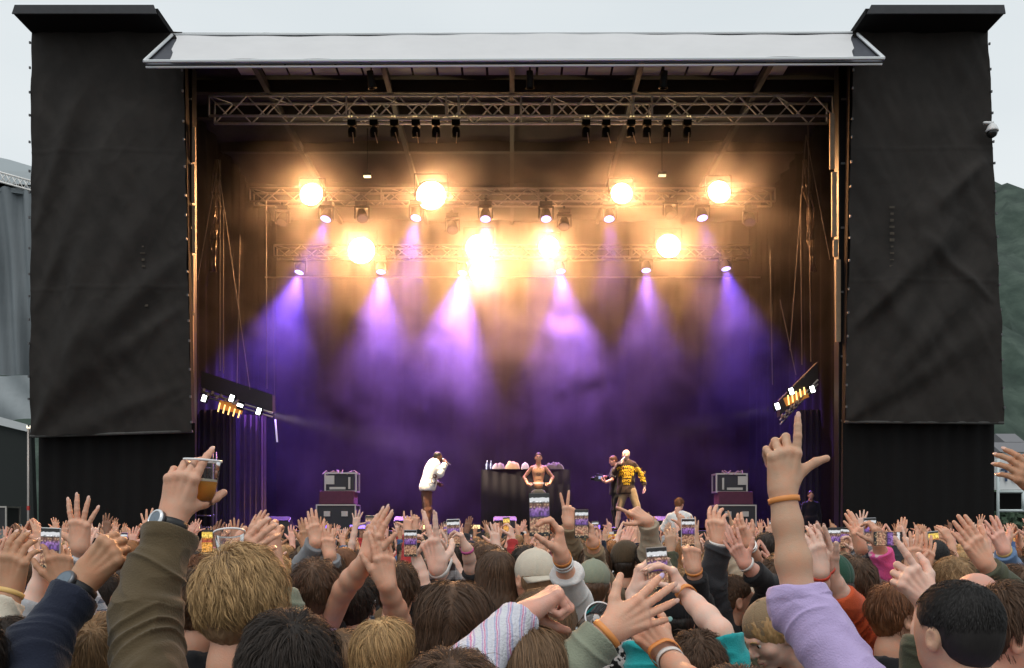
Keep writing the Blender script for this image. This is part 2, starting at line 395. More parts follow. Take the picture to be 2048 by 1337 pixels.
truss(P(548, 0, 26.5).x, P(1502, 0, 26.5).x, ZR, 26.5, .36, .36, .42, 'rear truss carrying the lower row of amber lamps', colr=M_alu2, joints=(-.5, .5))
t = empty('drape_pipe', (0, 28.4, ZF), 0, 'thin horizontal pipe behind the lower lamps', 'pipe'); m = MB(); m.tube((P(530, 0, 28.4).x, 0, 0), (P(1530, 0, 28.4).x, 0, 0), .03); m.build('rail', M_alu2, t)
# ---------------------------------------------------------------- lamps
LENS_W = mat('amber_lens', (1, .8, .5), .3, emit=(1, .74, .38), estr=26)
LENS_V = mat('violet_lens', (.3, .3, 1), .3, emit=(.55, .48, 1), estr=2.2)
M_can = mat('lamp_can', (.002, .002, .002), .7, .0, spec=.1)
WARM = (1, .45, .17); VIO = (.40, .17, .95); VBLUE = (.22, .10, 1.0)
ORD = ('first', 'second', 'third', 'fourth', 'fifth', 'sixth', 'seventh', 'eighth')
def blinder(px, py, Y, r, E_, label):
    p = P(px, py, Y); t = empty('stage_blinder', p, 0, label, 'stage lamp', 'amber lamps on the stage trusses')
    rr = r*1.42*Y/F; m = MB(); m.lathe([(.001, .35), (rr*.6, .33), (rr*.85, .2), (rr, .0), (rr, -.06), (rr*.93, -.06), (rr*.93, -.01)], M=Matrix.Rotation(R(-90), 3, 'X'), n=24); m.build('can', M_can, t, True)
    m = MB(); m.lathe([(.001, .0), (rr*.92, -.0)], M=Matrix.Rotation(R(-90), 3, 'X'), n=24); m.build('lens', LENS_W, t)
    m = MB()
    for s in (-1, 1): m.tube((s*rr*1.08, .1, 0), (s*rr*1.08, .1, rr*1.5), .02, n=6)
    m.tube((-rr*1.08, .1, rr*1.5), (rr*1.08, .1, rr*1.5), .02, n=6); m.build('yoke', M_blackmetal, t)
    light('amber_light', 'SPOT', (0, -.12, 0), E_, WARM, t, aim=(0, -1, -.75), size=.28, spot=130, blend=.8)
BL1 = [(623, 390, 17, .8), (862, 392, 22, 1.3), (1243, 388, 16, .75), (1438, 385, 17, .8)]
BL2 = [(723, 502, 20, 1.1), (958, 496, 20, .7), (962, 546, 17, .25), (1098, 494, 15, .7), (1337, 493, 18, .8)]
KB = 2500
for i, (x, y, r, e) in enumerate(BL1): blinder(x, y, 23.25, r, KB*e, '%s amber blinding lamp from the left on the middle truss' % ORD[i])
for i, (x, y, r, e) in enumerate(BL2): blinder(x, y, 26.2, r, KB*e, ('%s amber blinding lamp from the left on the rear truss' % ORD[i]) if i != 2 else 'low amber blinding lamp hanging under the second rear truss lamp')
def mhead(px, py, Y, aim, E_, label, ztruss, spot=24, lit=True, name='moving_head'):
    p = P(px, py, Y); t = empty(name, p, 0, label, 'moving light', 'violet moving heads' if lit else 'unlit moving heads')
    aim = Vector(aim).normalized(); Mx = rot_to(aim)
    m = MB(); m.lathe([(.001, -.26), (.07, -.26), (.12, -.12), (.155, .06), (.155, .12), (.14, .12)], M=Mx, n=18); m.build('head', M_can, t, True)
    m = MB(); m.lathe([(.001, .10), (.15, .10)], M=Mx, n=20); m.build('lens', LENS_V if lit else mat('dark_lens', (.05, .05, .05), .15, spec=.8), t)
    m = MB()
    for s in (-1, 1): m.box((s*.19, 0, .06), (.035, .09, .3))
    m.box((0, 0, .22), (.42, .1, .05)); m.build('yoke', M_blackmetal, t)
    m = MB(); m.box((0, 0, .30), (.34, .26, .11)); m.box((0, 0, .40), (.06, .1, .14)); m.build('base', M_blackmetal, t)
    if lit:
        light('violet_light', 'SPOT', aim*.16, E_, VBLUE if px < 700 or px > 1400 else VIO, t, aim=aim, size=.10, spot=spot+6, blend=1.0)
KV = 15500
V1 = [(653, 432, -.13), (833, 430, -.10), (971, 432, -.0), (1092, 432, .02), (1218, 432, .0), (1404, 430, .05)]
V2 = [(600, 539, -.16), (762, 538, 0.02), (926, 540, -.13), (1121, 537, .06), (1292, 535, .0), (1451, 532, .08)]
e1 = [.6, .6, .3, .25, .2, .2]; e2 = [1.5, 1.3, 1.5, 1.2, .7, .8]
for i, (x, y, a) in enumerate(V1): mhead(x, y, 23.3, (a, -.38, -1), KV*e1[i], '%s violet spot from the left in the upper row' % ORD[i], ZM, spot=34)
for i, (x, y, a) in enumerate(V2): mhead(x, y, 26.2, (a, -.30, -1), KV*e2[i], '%s violet spot from the left in the lower row' % ORD[i], ZR, spot=50)
# unlit fixtures between them
k_ = 0
for px, py, Y in ((724, 432, 23.6), (1340, 425, 23.6), (905, 455, 23.6), (1128, 448, 23.6), (565, 440, 23.6), (1500, 440, 23.6)):
    mhead(px, py, Y, (.2*math.sin(px), -.5, -1), 0, 'dark unlit moving head, %s of six on the middle truss' % ('nearest the second lamp', 'under the right lamps', 'beside the second amber lamp', 'near the centre', 'at the left end', 'at the right end')[k_], ZM, lit=False); k_ += 1
# bars with small hanging lamps under the front truss
for bi, (a, b) in enumerate(((686, 936), (1148, 1392))):
    t = empty('lamp_bar', P((a+b)/2, 240, 21.0), 0, '%s pale bar of six small lamps under the front truss' % ('left' if bi == 0 else 'right'), 'lamp bar', 'lamp bars under the front truss')
    L_ = (b-a)/2*21/F; m = MB(); m.tube((-L_, 0, 0), (L_, 0, 0), .03); m.tube((-L_, .25, .03), (L_, .25, .03), .02); m.build('bar', M_alu, t, True)
    for k, px in enumerate((704, 748, 789, 832, 872, 912) if bi == 0 else (1172, 1212, 1262, 1294, 1334, 1374)):
        x = (px-(a+b)/2)*21/F; o = MB()
        o.box((x, 0, -.1), (.2, .18, .14)); o.lathe([(.001, .12), (.08, .1), (.105, 0), (.1, -.12), (.09, -.12)], c=(x, 0, -.3), M=Matrix.Rotation(R(22+6*math.sin(k*2+bi)), 3, 'X'), n=12)
        q = o.build('lamp', M_can, t)
        o = MB(); o.tube((x+.03, -.08, -.35), (x+.06+.05*math.sin(k), -.1, -.62), .012, n=5); o.build('safety_cable', mat('warm_steel', (.6, .45, .3), .4, .6), q)
        o = MB()
        for s in (-1, 1): o.lathe([(.001, -.11), (.02, -.11)], c=(x+s*.035, -.11, -.02), M=Matrix.Rotation(R(-90), 3, 'X'), n=8)
        o.build('painted_glint', mat('glint_glow', (.9, .8, .5), .2, emit=(1, .75, .35), estr=1.1), q)  # small reflections on each unlit can, drawn as glowing discs
# white hook lamps high up
for i, (px, py) in enumerate(((735, 352), (1324, 350))):
    t = empty('work_light', P(px, py, 23.2), 0, 'small %s work lamp glowing above the middle truss' % ('left' if i == 0 else 'right'), 'lamp', 'work lamps above the middle truss')
    m = MB(); m.box((0, 0, .02), (.22, .12, .09)); m.tube((0, 0, .05), (0, 0, 1.3), .01, n=5); m.build('housing', M_can, t)
    m = MB(); m.box((0, -.03, -.035), (.19, .1, .03)); m.build('lamp_face', mat('cream_glow', (1, 1, .8), .5, emit=(1, .85, .5), estr=2), t)
# cables hanging in the wings
def rig(side):
    s = side
    nm = 'left' if s < 0 else 'right'
    pts = ((402, 742), (545, 790)) if s < 0 else ((1560, 800), (1636, 724))
    Y = 21.6
    A, B = P(*pts[0], Y), P(*pts[1], Y); O = (A+B)/2
    t = empty('side_lamp_frame', O, 0, 'slanted black frame of small white lamps hung at the %s of the stage' % nm, 'lamp frame', 'slanted lamp frames in the wings')
    A -= O; B -= O; m = MB(); dn = Vector((0, 0, -.42)); u = (B-A).normalized()
    m.add([A, B, B+dn, A+dn, A+Vector((0, .25, 0)), B+Vector((0, .25, 0)), B+dn+Vector((0, .25, 0)), A+dn+Vector((0, .25, 0))], [(0, 3, 2, 1), (4, 5, 6, 7), (0, 1, 5, 4), (3, 7, 6, 2), (0, 4, 7, 3), (1, 2, 6, 5)]); m.build('panel', mat('panel_black', (.02, .015, .017), .6), t)
    m = MB(); m.tube(A+dn*1.25, B+dn*1.1, .03); m.tube(A+dn*1.5, B+dn*1.35, .02); m.build('pipe', M_alu2, t)
    lamps = ((408, 797), (463, 797), (480, 811), (517, 823)) if s < 0 else ((1555, 813), (1583, 783), (1625, 779))
    for k, (px, py) in enumerate(lamps):
        p = P(px, py, Y-.1)-O; Mx = Matrix.Rotation(R(18*-s), 3, 'Y')
        m = MB(); m.box(p+Vector((0, .06, 0)), (.15, .1, .21), Mx); q = m.build('lamp', M_can, t)
        m = MB(); m.box(p, (.10, .02, .16) if k != 2 or s > 0 else (.14, .02, .07), Mx); m.build('lamp_face', mat('cool_white_led', (1, 1, 1), .5, emit=(.95, 1, .93), estr=7), q)
    if s < 0: rib = [(440+i*10, 806+i*4, 824+i*3) for i in range(5)]; bc = P(462, 815, Y+.0)-O
    else: rib = [(1576+i*8, 791-i*4, 810-i*5) for i in range(5)]; bc = P(1592, 796, Y+.0)-O
    m = MB(); m.box(bc, (.62, .04, .22), Matrix.Rotation(R(14*-s*(1 if s < 0 else 1.6)), 3, 'Y')); m.build('amber_panel', mat('amber_panel', (.30, .12, .03), .4, emit=(.8, .3, .05), estr=.35), t)
    m = MB()
    for px, a, b in rib: m.tube(P(px, a, Y-.08)-O, P(px-4*(1 if s < 0 else -.5), b, Y-.08)-O, .018, n=6)
    m.build('amber_tube', mat('amber_tube', (1, .7, .3), .3, emit=(1, .62, .2), estr=2.2), t)
    m = MB()
    ca = ((440, 320, 440, 742), (447, 420, 447, 748), (480, 470, 474, 768), (532, 400, 534, 778), (436, 330, 395, 560), (436, 330, 500, 780)) if s < 0 else ((1601, 390, 1604, 730), (1616, 250, 1622, 724), (1540, 500, 1545, 770), (1612, 270, 1660, 520), (1560, 600, 1592, 750), (1612, 270, 1580, 700))
    for x0, y0, x1, y1 in ca: m.tube(P(x0, y0, Y+.3)-O, P(x1, y1, Y)-O, .012, n=4)
    m.build('suspension_cable', mat('cable', (.12, .095, .08), .6, .1), t)
    light('side_light', 'SPOT', P(*((517, 823) if s < 0 else (1555, 813)), Y-.2)-O, 14000 if s < 0 else 6000, (1, .8, .62), t, aim=(-s*1, .25, -.22), size=.05, spot=16, blend=.8)
    m = MB()
    for k in range(9):
        q = A.lerp(B, .05+k*.06)+dn*(1.1+.2*(k % 2)); m.lathe([(.001, .05), (.045, .02), (.045, -.03), (.001, -.05)], c=q+Vector((0, -.05, 0)), n=8)
    m.build('shackle', mat('shackle_brown', (.3, .2, .15), .5, .5), t)
    # crumpled cable bundle with warm glints above
    b = empty('cable_bundle', P(437 if s < 0 else 1625, 400, 21.9), 0, 'crumpled hanging cable bundle in the %s wing' % nm, 'cables', 'cable bundles in the wings')
    O2 = P(437 if s < 0 else 1625, 400, 21.9); m = MB(); rg = random.Random(9)
    for k in range(5):
        pts_ = []
        for j in range(8):
            py = 320+j*32; px = (436 if s < 0 else 1612)+(-s)*(-j*2.2 if s > 0 else -j*1.5)+rg.uniform(-5, 5)+(k-2)*2.2; pts_.append(P(px, py, 21.9+rg.uniform(-.1, .1))-O2)
        m.path(pts_, .022, 5)
    m.build('cable_loop', mat('glossy_cable', (.07, .045, .025), .3, .3), b, True)
rig(-1); rig(1)
# ---------------------------------------------------------------- things on the deck
M_case = mat('flightcase_black', (.02, .02, .022), .5); M_trim = mat('case_trim', (.5, .46, .42), .4, .7)
def framebox(m, c, s, r=.014):
    x, y, z = [a/2 for a in s]; c = Vector(c)
    for i in (-1, 1):
        for j in (-1, 1):
            m.box(c+Vector((0, i*y, j*z)), (s[0]+2*r, 2*r, 2*r)); m.box(c+Vector((i*x, 0, j*z)), (2*r, s[1]-2*r, 2*r)); m.box(c+Vector((i*x, j*y, 0)), (2*r, 2*r, s[2]-2*r))
def rack(px, Y, label, flip=1):
    X = (px-HX)*Y/F; t = empty('amp_rack', (X, Y, DZ), 0, label, 'equipment rack', 'equipment racks on the deck')
    m = MB(); m.box((0, 0, .33), (.95, .6, .6)); m.build('lower_case', M_case, t, bevel=.01)
    m = MB(); framebox(m, (0, 0, .33), (.97, .62, .62), .016)
    for sx in (-.22, .22): m.box((sx*flip, -.32, .42), (.16, .03, .13))
    m.build('case_trim', M_trim, t)
    m = MB(); m.prism([(-.44, -.27, .66), (.44, -.27, .66), (.44, .27, .66), (-.44, .27, .66)], (0, .06, .34)); m.build('purple_cover', mat('purple_cloth', (.085, .018, .04), .85, var=.2), t, bevel=.02)
    m = MB(); m.box((.06*flip, .1, 1.22), (.72, .4, .44)); m.build('upper_case', M_case, t)
    m = MB(); framebox(m, (.08*flip, .1, 1.22), (.78, .44, .46), .018); m.box((-.2*flip, -.12, 1.28), (.24, .03, .22)); m.box((0, -.12, 1.07), (.4, .03, .06)); m.box((.3*flip, -.12, 1.2), (.05, .03, .3))
    m.build('panel_trim', M_trim, t)
    m = MB(); rg = random.Random(px)
    for k in range(7):
        a = Vector((rg.uniform(-.3, .3), 0, 1.46)); b_ = a+Vector((rg.uniform(-.15, .15), -.05, rg.uniform(.03, .09))); c_ = b_+Vector((rg.uniform(-.15, .15), -.1, -.1)); m.path([a, b_, c_], .012)
    m.box((-.05, 0, 1.47), (.3, .2, .05)); m.build('loose_cable', mat('cable_tan', (.25, .18, .12), .6), t)
rack(677, 21.6, 'stacked equipment rack with purple cover left of the jacketed performer', 1); rack(1467, 21.9, 'stacked equipment rack with purple cover right of the white-shirted guard', -1)
# DJ table
X0, X1 = P(962, 0, 22.6).x, P(1140, 0, 22.6).x; zt = P(0, 940, 22.6).z
t = empty('draped_table', ((X0+X1)/2, 22.6, DZ), 0, 'wide table under black cloth at the centre of the stage', 'table'); w_ = X1-X0; h_ = zt-DZ
m = MB(); m.box((0, .4, h_-.02), (w_, .9, .04)); m.build('table_top', M_case, t)
for s in (-1, 1):
    for yy in (.05, .75):
        m = MB(); m.tube((s*(w_/2-.1), yy, 0), (s*(w_/2-.1), yy, h_-.04), .025); m.build('leg', M_blackmetal, t)
sheet('table_cloth', mat('table_cloth_black', (.010, .007, .006), .95, var=.2), t, (-w_/2, -.06, 0), (w_/2, -.06, 0), (-w_/2, -.06, h_), (w_/2, -.06, h_), 80, 2, lambda a, b: (0, .006*math.sin(a*60), 0))
for i, (px, gname) in enumerate(((974, 0), (982, 1))):
    p = P(px, 940, 22.5); t = empty('water_bottle', (p.x, p.y, zt), 0, 'clear water bottle %s on the draped table' % ('at the far left end' if i == 0 else 'beside the folded towels'), 'bottle', 'water bottles on the table')
    m = MB(); m.lathe([(.001, 0), (.033, 0), (.035, .02), (.035, .14), (.015, .19), (.013, .22)], n=12); m.build('bottle_body', mat('blue_water', (.35, .42, .6), .1, trans=.5), t, True); m = MB(); m.lathe([(.014, .21), (.014, .235), (.001, .235)], n=10); m.build('cap', mat('white_cap', (.6, .6, .7), .4), t)
def lump(name, px0, px1, h, Y, z, m_, label, cat, seed=0):
    a, b = P(px0, 0, Y).x, P(px1, 0, Y).x; L_ = (b-a)/2
    nx, ny = 26, 12; v = []; f = []
    for j in range(ny+1):
        for i in range(nx+1):
            u, w2 = i/nx*2-1, j/ny*2-1; e = max(0, 1-abs(u)**3)**.5*max(0, 1-abs(w2)**3)**.5
            n_ = vnoise(np.array([[u*4+seed, w2*3, seed*1.0]]))[0]; v.append((u*L_, w2*.16, h*e*(.55+.6*n_)))
    for j in range(ny):
        for i in range(nx): f.append((j*(nx+1)+i, j*(nx+1)+i+1, (j+1)*(nx+1)+i+1, (j+1)*(nx+1)+i))
    o = link_mesh(name, v, f, m_, None, smooth=True, loc=((a+b)/2, Y, z)); tag(o, label, cat); return o
lump('folded_towel', 984, 1010, .17, 22.45, zt+.002, mat('towel_grey', (.26, .2, .2), .9), 'greyish towel heaped on the left of the table', 'towel', 3)
lump('folded_jacket', 1009, 1040, .2, 22.45, zt+.002, mat('cream_cloth', (.42, .28, .15), .9), 'cream jacket heaped on the table beside the performer', 'jacket', 5)
lump('crumpled_cap', 1042, 1058, .17, 22.45, zt+.002, mat('white_cloth', (.4, .36, .36), .9), 'crumpled white cloth beside the bare-chested performer', 'cloth', 8)
lump('cable_heap', 1085, 1128, .19, 22.6, zt+.002, mat('dark_heap', (.04, .03, .035), .9), 'dark heap of bags on the right of the table', 'bag', 11)
# footlights and monitors on the deck edge
for i, (px0, px1, colr, e, nm) in enumerate(((700, 735, (.25, .15, 1), 2.5, 'violet'), (600, 660, (.25, .12, 1), 1.8, 'violet'), (825, 850, (1, .7, .3), 1.6, 'amber'), (932, 960, (1, .75, .35), 1.2, 'amber'), (1270, 1290, (.3, .15, 1), 1.5, 'violet'), (1180, 1200, (.3, .15, 1), 1.5, 'violet'), (1478, 1495, (.4, .15, 1), 2.5, 'violet'), (380, 400, (1, .7, .4), 1, 'amber'))):
    p = P((px0+px1)/2, 1050, 20.3); w_ = (px1-px0)*20.3/F
    t = empty('footlight', (p.x, 20.3, DZ), 0, '%s footlight strip on the deck edge, %s from the left' % (nm, ('fourth', 'second', 'sixth', 'seventh', 'ninth', 'eighth', 'last', 'first')[i]), 'footlight', 'footlights on the deck edge')
    m = MB(); m.box((0, .04, .07), (w_+.04, .08, .15)); m.build('housing', M_case, t); m = MB(); m.box((0, -.01, .09), (w_, .012, .085)); m.build('strip', mat('strip_%s%d' % (nm, i), colr, .5, emit=colr, estr=e), t)
for i, px in enumerate((813, 1010, 1320, 560)):
    p = P(px, 1050, 20.35); t = empty('stage_monitor', (p.x, 20.35, DZ), 0, 'black wedge speaker on the deck edge %s' % ('near the jacketed performer', 'in front of the draped table', 'beside the white-shirted guard', 'left of the first rack')[i], 'speaker', 'wedge speakers on the deck edge')
    m = MB(); m.prism([(-.28, -.22, 0), (-.28, .22, 0), (-.28, .22, .14), (-.28, -.05, .32), (-.28, -.22, .22)], (.56, 0, 0)); m.build('cabinet', M_case, t, bevel=.01); m = MB(); m.box((0, -.15, .285), (.5, .19, .012), Matrix.Rotation(R(31), 3, 'X')); m.build('grille', M_blackmetal, t)
# pale hanging tube at left, brightened by a faint glow put into its material
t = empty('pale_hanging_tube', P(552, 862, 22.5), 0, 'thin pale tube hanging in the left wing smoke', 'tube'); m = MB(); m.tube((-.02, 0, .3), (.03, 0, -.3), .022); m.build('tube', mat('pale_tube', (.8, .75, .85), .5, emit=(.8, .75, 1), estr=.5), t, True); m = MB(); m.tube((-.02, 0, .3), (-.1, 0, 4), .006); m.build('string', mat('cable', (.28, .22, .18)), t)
# stage-side speaker tower just left inside (cable ladder)
t = empty('cable_ladder', P(408, 1000, 21.4), 0, 'dark metal ladder frame behind the raised beer cup', 'ladder'); m = MB()
for x in (-.22, .22, .3): m.tube((x, 0, -.9), (x, 0, 1.2), .03)
for k in range(6): m.tube((-.22, 0, -.7+k*.3), (.3, 0, -.7+k*.3), .018)
m.build('ladder_frame', mat('bare_steel', (.3, .27, .25), .4, .7), t, True)
# ---------------------------------------------------------------- smoke
m = MB(); m.box((0.05, 25.3, 7.35), (16.4, 8.9, 10.7))
vm = bpy.data.materials.new('stage_smoke'); vm.use_nodes = True; n = vm.node_tree.nodes; L = vm.node_tree.links; n.clear()
o_ = n.new('ShaderNodeOutputMaterial'); pv = n.new('ShaderNodeVolumePrincipled'); L.new(pv.outputs[0], o_.inputs['Volume'])
pv.inputs['Color'].default_value = (.92, .9, .95, 1); pv.inputs['Anisotropy'].default_value = .68
t_ = n.new('ShaderNodeTexCoord'); mpn = n.new('ShaderNodeMapping'); mpn.inputs['Scale'].default_value = (1, .8, 1); L.new(t_.outputs['Object'], mpn.inputs[0])
z1 = n.new('ShaderNodeTexNoise'); z1.inputs['Scale'].default_value = .62; z1.inputs['Detail'].default_value = 4; z1.inputs['Distortion'].default_value = 1.0; L.new(mpn.outputs[0], z1.inputs['Vector'])
mr = n.new('ShaderNodeMapRange'); mr.inputs[1].default_value = .36; mr.inputs[2].default_value = .68; mr.inputs[3].default_value = .004; mr.inputs[4].default_value = .042; L.new(z1.outputs['Fac'], mr.inputs[0])
sz = n.new('ShaderNodeSeparateXYZ'); L.new(t_.outputs['Object'], sz.inputs[0])
hz_ = n.new('ShaderNodeMapRange'); hz_.interpolation_type = 'SMOOTHSTEP'; hz_.inputs[1].default_value = 4.6; hz_.inputs[2].default_value = 9.0; hz_.inputs[3].default_value = .30; hz_.inputs[4].default_value = 1.0; L.new(sz.outputs['Z'], hz_.inputs[0])
ds = n.new('ShaderNodeVectorMath'); ds.operation = 'DISTANCE'; ds.inputs[1].default_value = (-.1, 24.2, 7.2); L.new(t_.outputs['Object'], ds.inputs[0])
pk = n.new('ShaderNodeMapRange'); pk.interpolation_type = 'SMOOTHSTEP'; pk.inputs[1].default_value = 0; pk.inputs[2].default_value = 4.0; pk.inputs[3].default_value = 4.6; pk.inputs[4].default_value = 1.0; L.new(ds.outputs['Value'], pk.inputs[0])
m1_ = n.new('ShaderNodeMath'); m1_.operation = 'MULTIPLY'; L.new(mr.outputs[0], m1_.inputs[0]); L.new(hz_.outputs[0], m1_.inputs[1]); m2_ = n.new('ShaderNodeMath'); m2_.operation = 'MULTIPLY'; L.new(m1_.outputs[0], m2_.inputs[0]); L.new(pk.outputs[0], m2_.inputs[1]); L.new(m2_.outputs[0], pv.inputs['Density'])
o = m.build('stage_smoke', vm); tag(o, 'lilac and amber lit smoke drifting inside the stage', 'smoke', kind='stuff')
# warm key lamps on the front truss lighting the performers, and a wash for the front rows
for i, (px, tx, e) in enumerate(((740, 862, 21000), (1060, 1077, 14000), (1330, 1262, 16000))):
    t = empty('key_lamp', Vector((P(px, 205, 18.0).x, 18.15, 11.55)), 0, 'black theatre spot hung from the awning edge, %s' % ('left of three', 'middle of three', 'right of three')[i], 'stage lamp', 'theatre spots on the front truss')
    tgt = P(tx, 960, 20.55); aim = tgt-Vector((P(px, 205, 18.0).x, 18.15, 11.55))
    m = MB(); m.lathe([(.001, -.18), (.07, -.18), (.08, .12), (.095, .16), (.085, .16)], M=rot_to(aim), n=14); m.build('barrel', M_can, t, True); m = MB(); m.tube((0, 0, 0), (0, .0, .45), .02); m.build('clamp', M_blackmetal, t)
    light('key_light', 'SPOT', aim.normalized()*.2, e, (1, .72, .42), t, aim=aim, size=.08, spot=11, blend=.5)
# ---------------------------------------------------------------- outside the stage
# left: grey fabric hall behind the tower
t = empty('fabric_hall', (-14.5, 27, 0), 0, 'grey fabric-covered hall with a lattice roof edge beyond the left tower', 'tent'); O = Vector((-14.5, 27, 0))
Mg = mat('grey_tarp', (.17, .195, .21), .6, var=.12, vscale=.8); Mg2 = mat('pale_tarp', (.34, .38, .40), .6, var=.15, vscale=1)
Yh = 27
def q(px, py, Y=Yh): return P(px, py, Y)-O
sheet('wall_fabric', Mg, t, q(-300, 752), q(140, 752), q(-300, 375), q(140, 375), 80, 20, lambda a, b: (0, .12*math.sin(a*70+b*5)+.08*math.sin(a*31-b*3), 0))
sheet('lower_fabric', Mg2, t, q(-300, 830, 26.8), q(140, 850, 26.8), q(-300, 752, 26.8), q(140, 752, 26.8), 30, 8, lambda a, b: (0, .1*math.sin(a*30+b*6), .15*math.sin(a*9)*(1-b)))
m = MB(); m.prism([q(-300, 345), q(140, 400), q(140, 376), q(-300, 376)], (0, .3, 0)); m.build('eave', Mg, t)
m = MB()
A0, A1 = q(-140, 306, 26.9), q(140, 384, 26.9); B0, B1 = A0-Vector((0, 0, .3)), A1-Vector((0, 0, .3))
m.tube(A0, A1, .03); m.tube(B0, B1, .03)
for k in range(24):
    a, b = k/24, (k+1)/24; m.tube(A0.lerp(A1, a), B0.lerp(B1, b), .016, n=5); m.tube(B0.lerp(B1, a), A0.lerp(A1, b), .016, n=5)
m.build('roof_lattice', M_alu, t, True)
m = MB(); m.prism([q(-300, 335, 28.5), q(140, 345, 28.5), q(140, 430, 28.5), q(-300, 430, 28.5)], (0, 1, 0)); m.prism([q(-300, 250, 31), q(20, 320, 31), q(70, 335, 31), q(70, 430, 31), q(-300, 430, 31)], (0, 1, 0)); m.build('rear_roof', mat('pale_roof_sheet', (.48, .53, .55), .5), t)
m = MB(); m.prism([q(-300, 780, 26.2), q(62, 866, 26.2), q(70, 1110, 26.2), q(-300, 1110, 26.2)], (0, .2, 0)); m.build('opening_shade', mat('hall_shadow', (.02, .025, .024), .9), t)  # solid dark slab, shade inside the hall put into its colour
m = MB(); m.prism([q(-300, 752, 26.1), q(64, 852, 26.1), q(64, 866, 26.1), q(-300, 778, 26.1)], (0, .05, 0)); m.build('awning_edge', mat('white_tarp_edge', (.6, .63, .64), .6), t)
p = P(57, 1000, 19.6); t = empty('scaffold_pole', (p.x, p.y, 0), 0, 'thin steel pole with a red band beside the left tower', 'pole')
m = MB(); m.tube((0, 0, 0), (0, 0, 4.3), .03); m.build('tube', mat('bare_steel', (.3, .27, .25), .4, .7), t, True); m = MB(); m.tube((0, 0, 2.4), (0, 0, 2.5), .036); m.build('band', mat('red_band', (.5, .04, .03), .5), t)
m = MB(); m.lathe([(.001, .05), (.04, .03), (.04, -.03), (.001, -.05)], c=(0, 0, 4.32), n=8); m.build('lamp_bulb', mat('bulb_glow', (1, 1, .8), .4, emit=(1, .9, .7), estr=1.5), t)
p = P(-6, 1015, 23.0); t = empty('flight_case', (p.x, p.y, 1.95), 0, 'black flight case with pale edges on a platform at the left edge', 'case')
m = MB(); m.box((0, 0, .3), (.85, .6, .6)); m.build('case_body', M_case, t); m = MB(); framebox(m, (0, 0, .3), (.87, .62, .62), .02); m.box((.15, -.32, .35), (.14, .02, .1)); m.build('edge_trim', M_trim, t)
t = empty('case_platform', (p.x, 23.2, 0), 0, 'grey platform carrying the flight case behind the left tower', 'platform'); m = MB(); m.box((-1, 0, 1.82), (5.2, 1.6, .26)); m.build('platform_deck', mat('grey_deck', (.22, .23, .23), .6), t); 
for x in (-3, .5):
    for yy in (-.6, .6):
        m = MB(); m.tube((x, yy, 0), (x, yy, 1.69), .04); m.build('leg', M_alu, t)
# right: white lorry body with lettering, pale frame, houses on the slope
Yr = 30; p = P(2028, 950, Yr)
t = empty('white_banner', (p.x, p.y, 0), 0, 'white lettered board above a pale frame beyond the right tower', 'banner'); O = Vector((p.x, p.y, 0))
def q(px, py, Y=Yr): return P(px, py, Y)-O
m = MB(); m.prism([q(1990, 980), q(2110, 980), q(2110, 918), q(1990, 918)], (0, .1, 0)); m.build('board', mat('board_white', (.75, .76, .76), .5), t)
m = MB()
for a, b in (((1996, 984), (2110, 984)), ((1996, 1022), (2110, 1022)), ((2046, 984), (2046, 1022)), ((2100, 918), (2100, 1090)), ((1996, 918), (1996, 1090))): m.tube(q(*a, Yr-.05), q(*b, Yr-.05), .05)
m.build('frame_pipe', mat('pale_pipe', (.6, .68, .68), .5), t, True)
m = MB(); m.prism([q(1985, 1022, Yr+.5), q(2120, 1022, Yr+.5), q(2120, 984, Yr+.5), q(1985, 984, Yr+.5)], (0, .2, 0)); m.build('dark_panel', M_dark, t)
def text(body, size, loc, rot, m_, parent, name='lettering', ext=.004, align='CENTER', sx=1):
    c_ = bpy.data.curves.new(name, 'FONT'); c_.body = body; c_.size = size; c_.extrude = ext; c_.align_x = align; c_.align_y = 'CENTER'; c_.offset = size*.02
    o = bpy.data.objects.new(name, c_); COL.objects.link(o); dg = bpy.context.evaluated_depsgraph_get(); me = bpy.data.meshes.new_from_object(o.evaluated_get(dg)); bpy.data.objects.remove(o)
    me.materials.clear(); me.materials.append(m_); o = bpy.data.objects.new(name, me); COL.objects.link(o); o.location = loc; o.rotation_euler = rot; o.scale = (sx, 1, 1); o.parent = parent; return o
text('ITS', .62, q(2016, 952, Yr-.06), (R(90), 0, 0), mat('navy_letters', (.02, .05, .12), .5), t)
for i, (px, py, w_, Y, nm) in enumerate(((2030, 908, 5, 150, 'low grey-roofed house on the slope beyond the white board'), (2010, 888, 2.2, 170, 'tiny white house high on the green slope'), (2038, 902, 1.6, 175, 'small white shed among the trees on the slope'))):
    p = P(px, py, Y); t = empty('hillside_house', (p.x, p.y, p.z-6), 0, nm, 'house', 'houses on the slope')
    m = MB(); m.box((0, 0, 3), (w_*1.6, 6, 6)); m.build('wall', mat('house_wall', (.6, .6, .58), .8), t)
    m = MB(); m.prism([(-w_*.9, -3.4, 6), (-w_*.9, 3.4, 6), (-w_*.9, 0, 8)], (w_*1.8, 0, 0)); m.build('roof', mat('house_roof', (.16, .16, .17), .8), t)
    m = MB()
    for k in (-.4, .1, .5): m.box((k*w_, -3.03, 4), (.7, .06, 1))
    m.build('window', mat('house_window', (.05, .06, .08), .2), t)
rg = random.Random(12)
M_leaf = mat('far_tree_leaf', (.05, .085, .05), .9, rnd=.3, island=0); M_trunk = mat('far_trunk', (.08, .06, .04), .9)
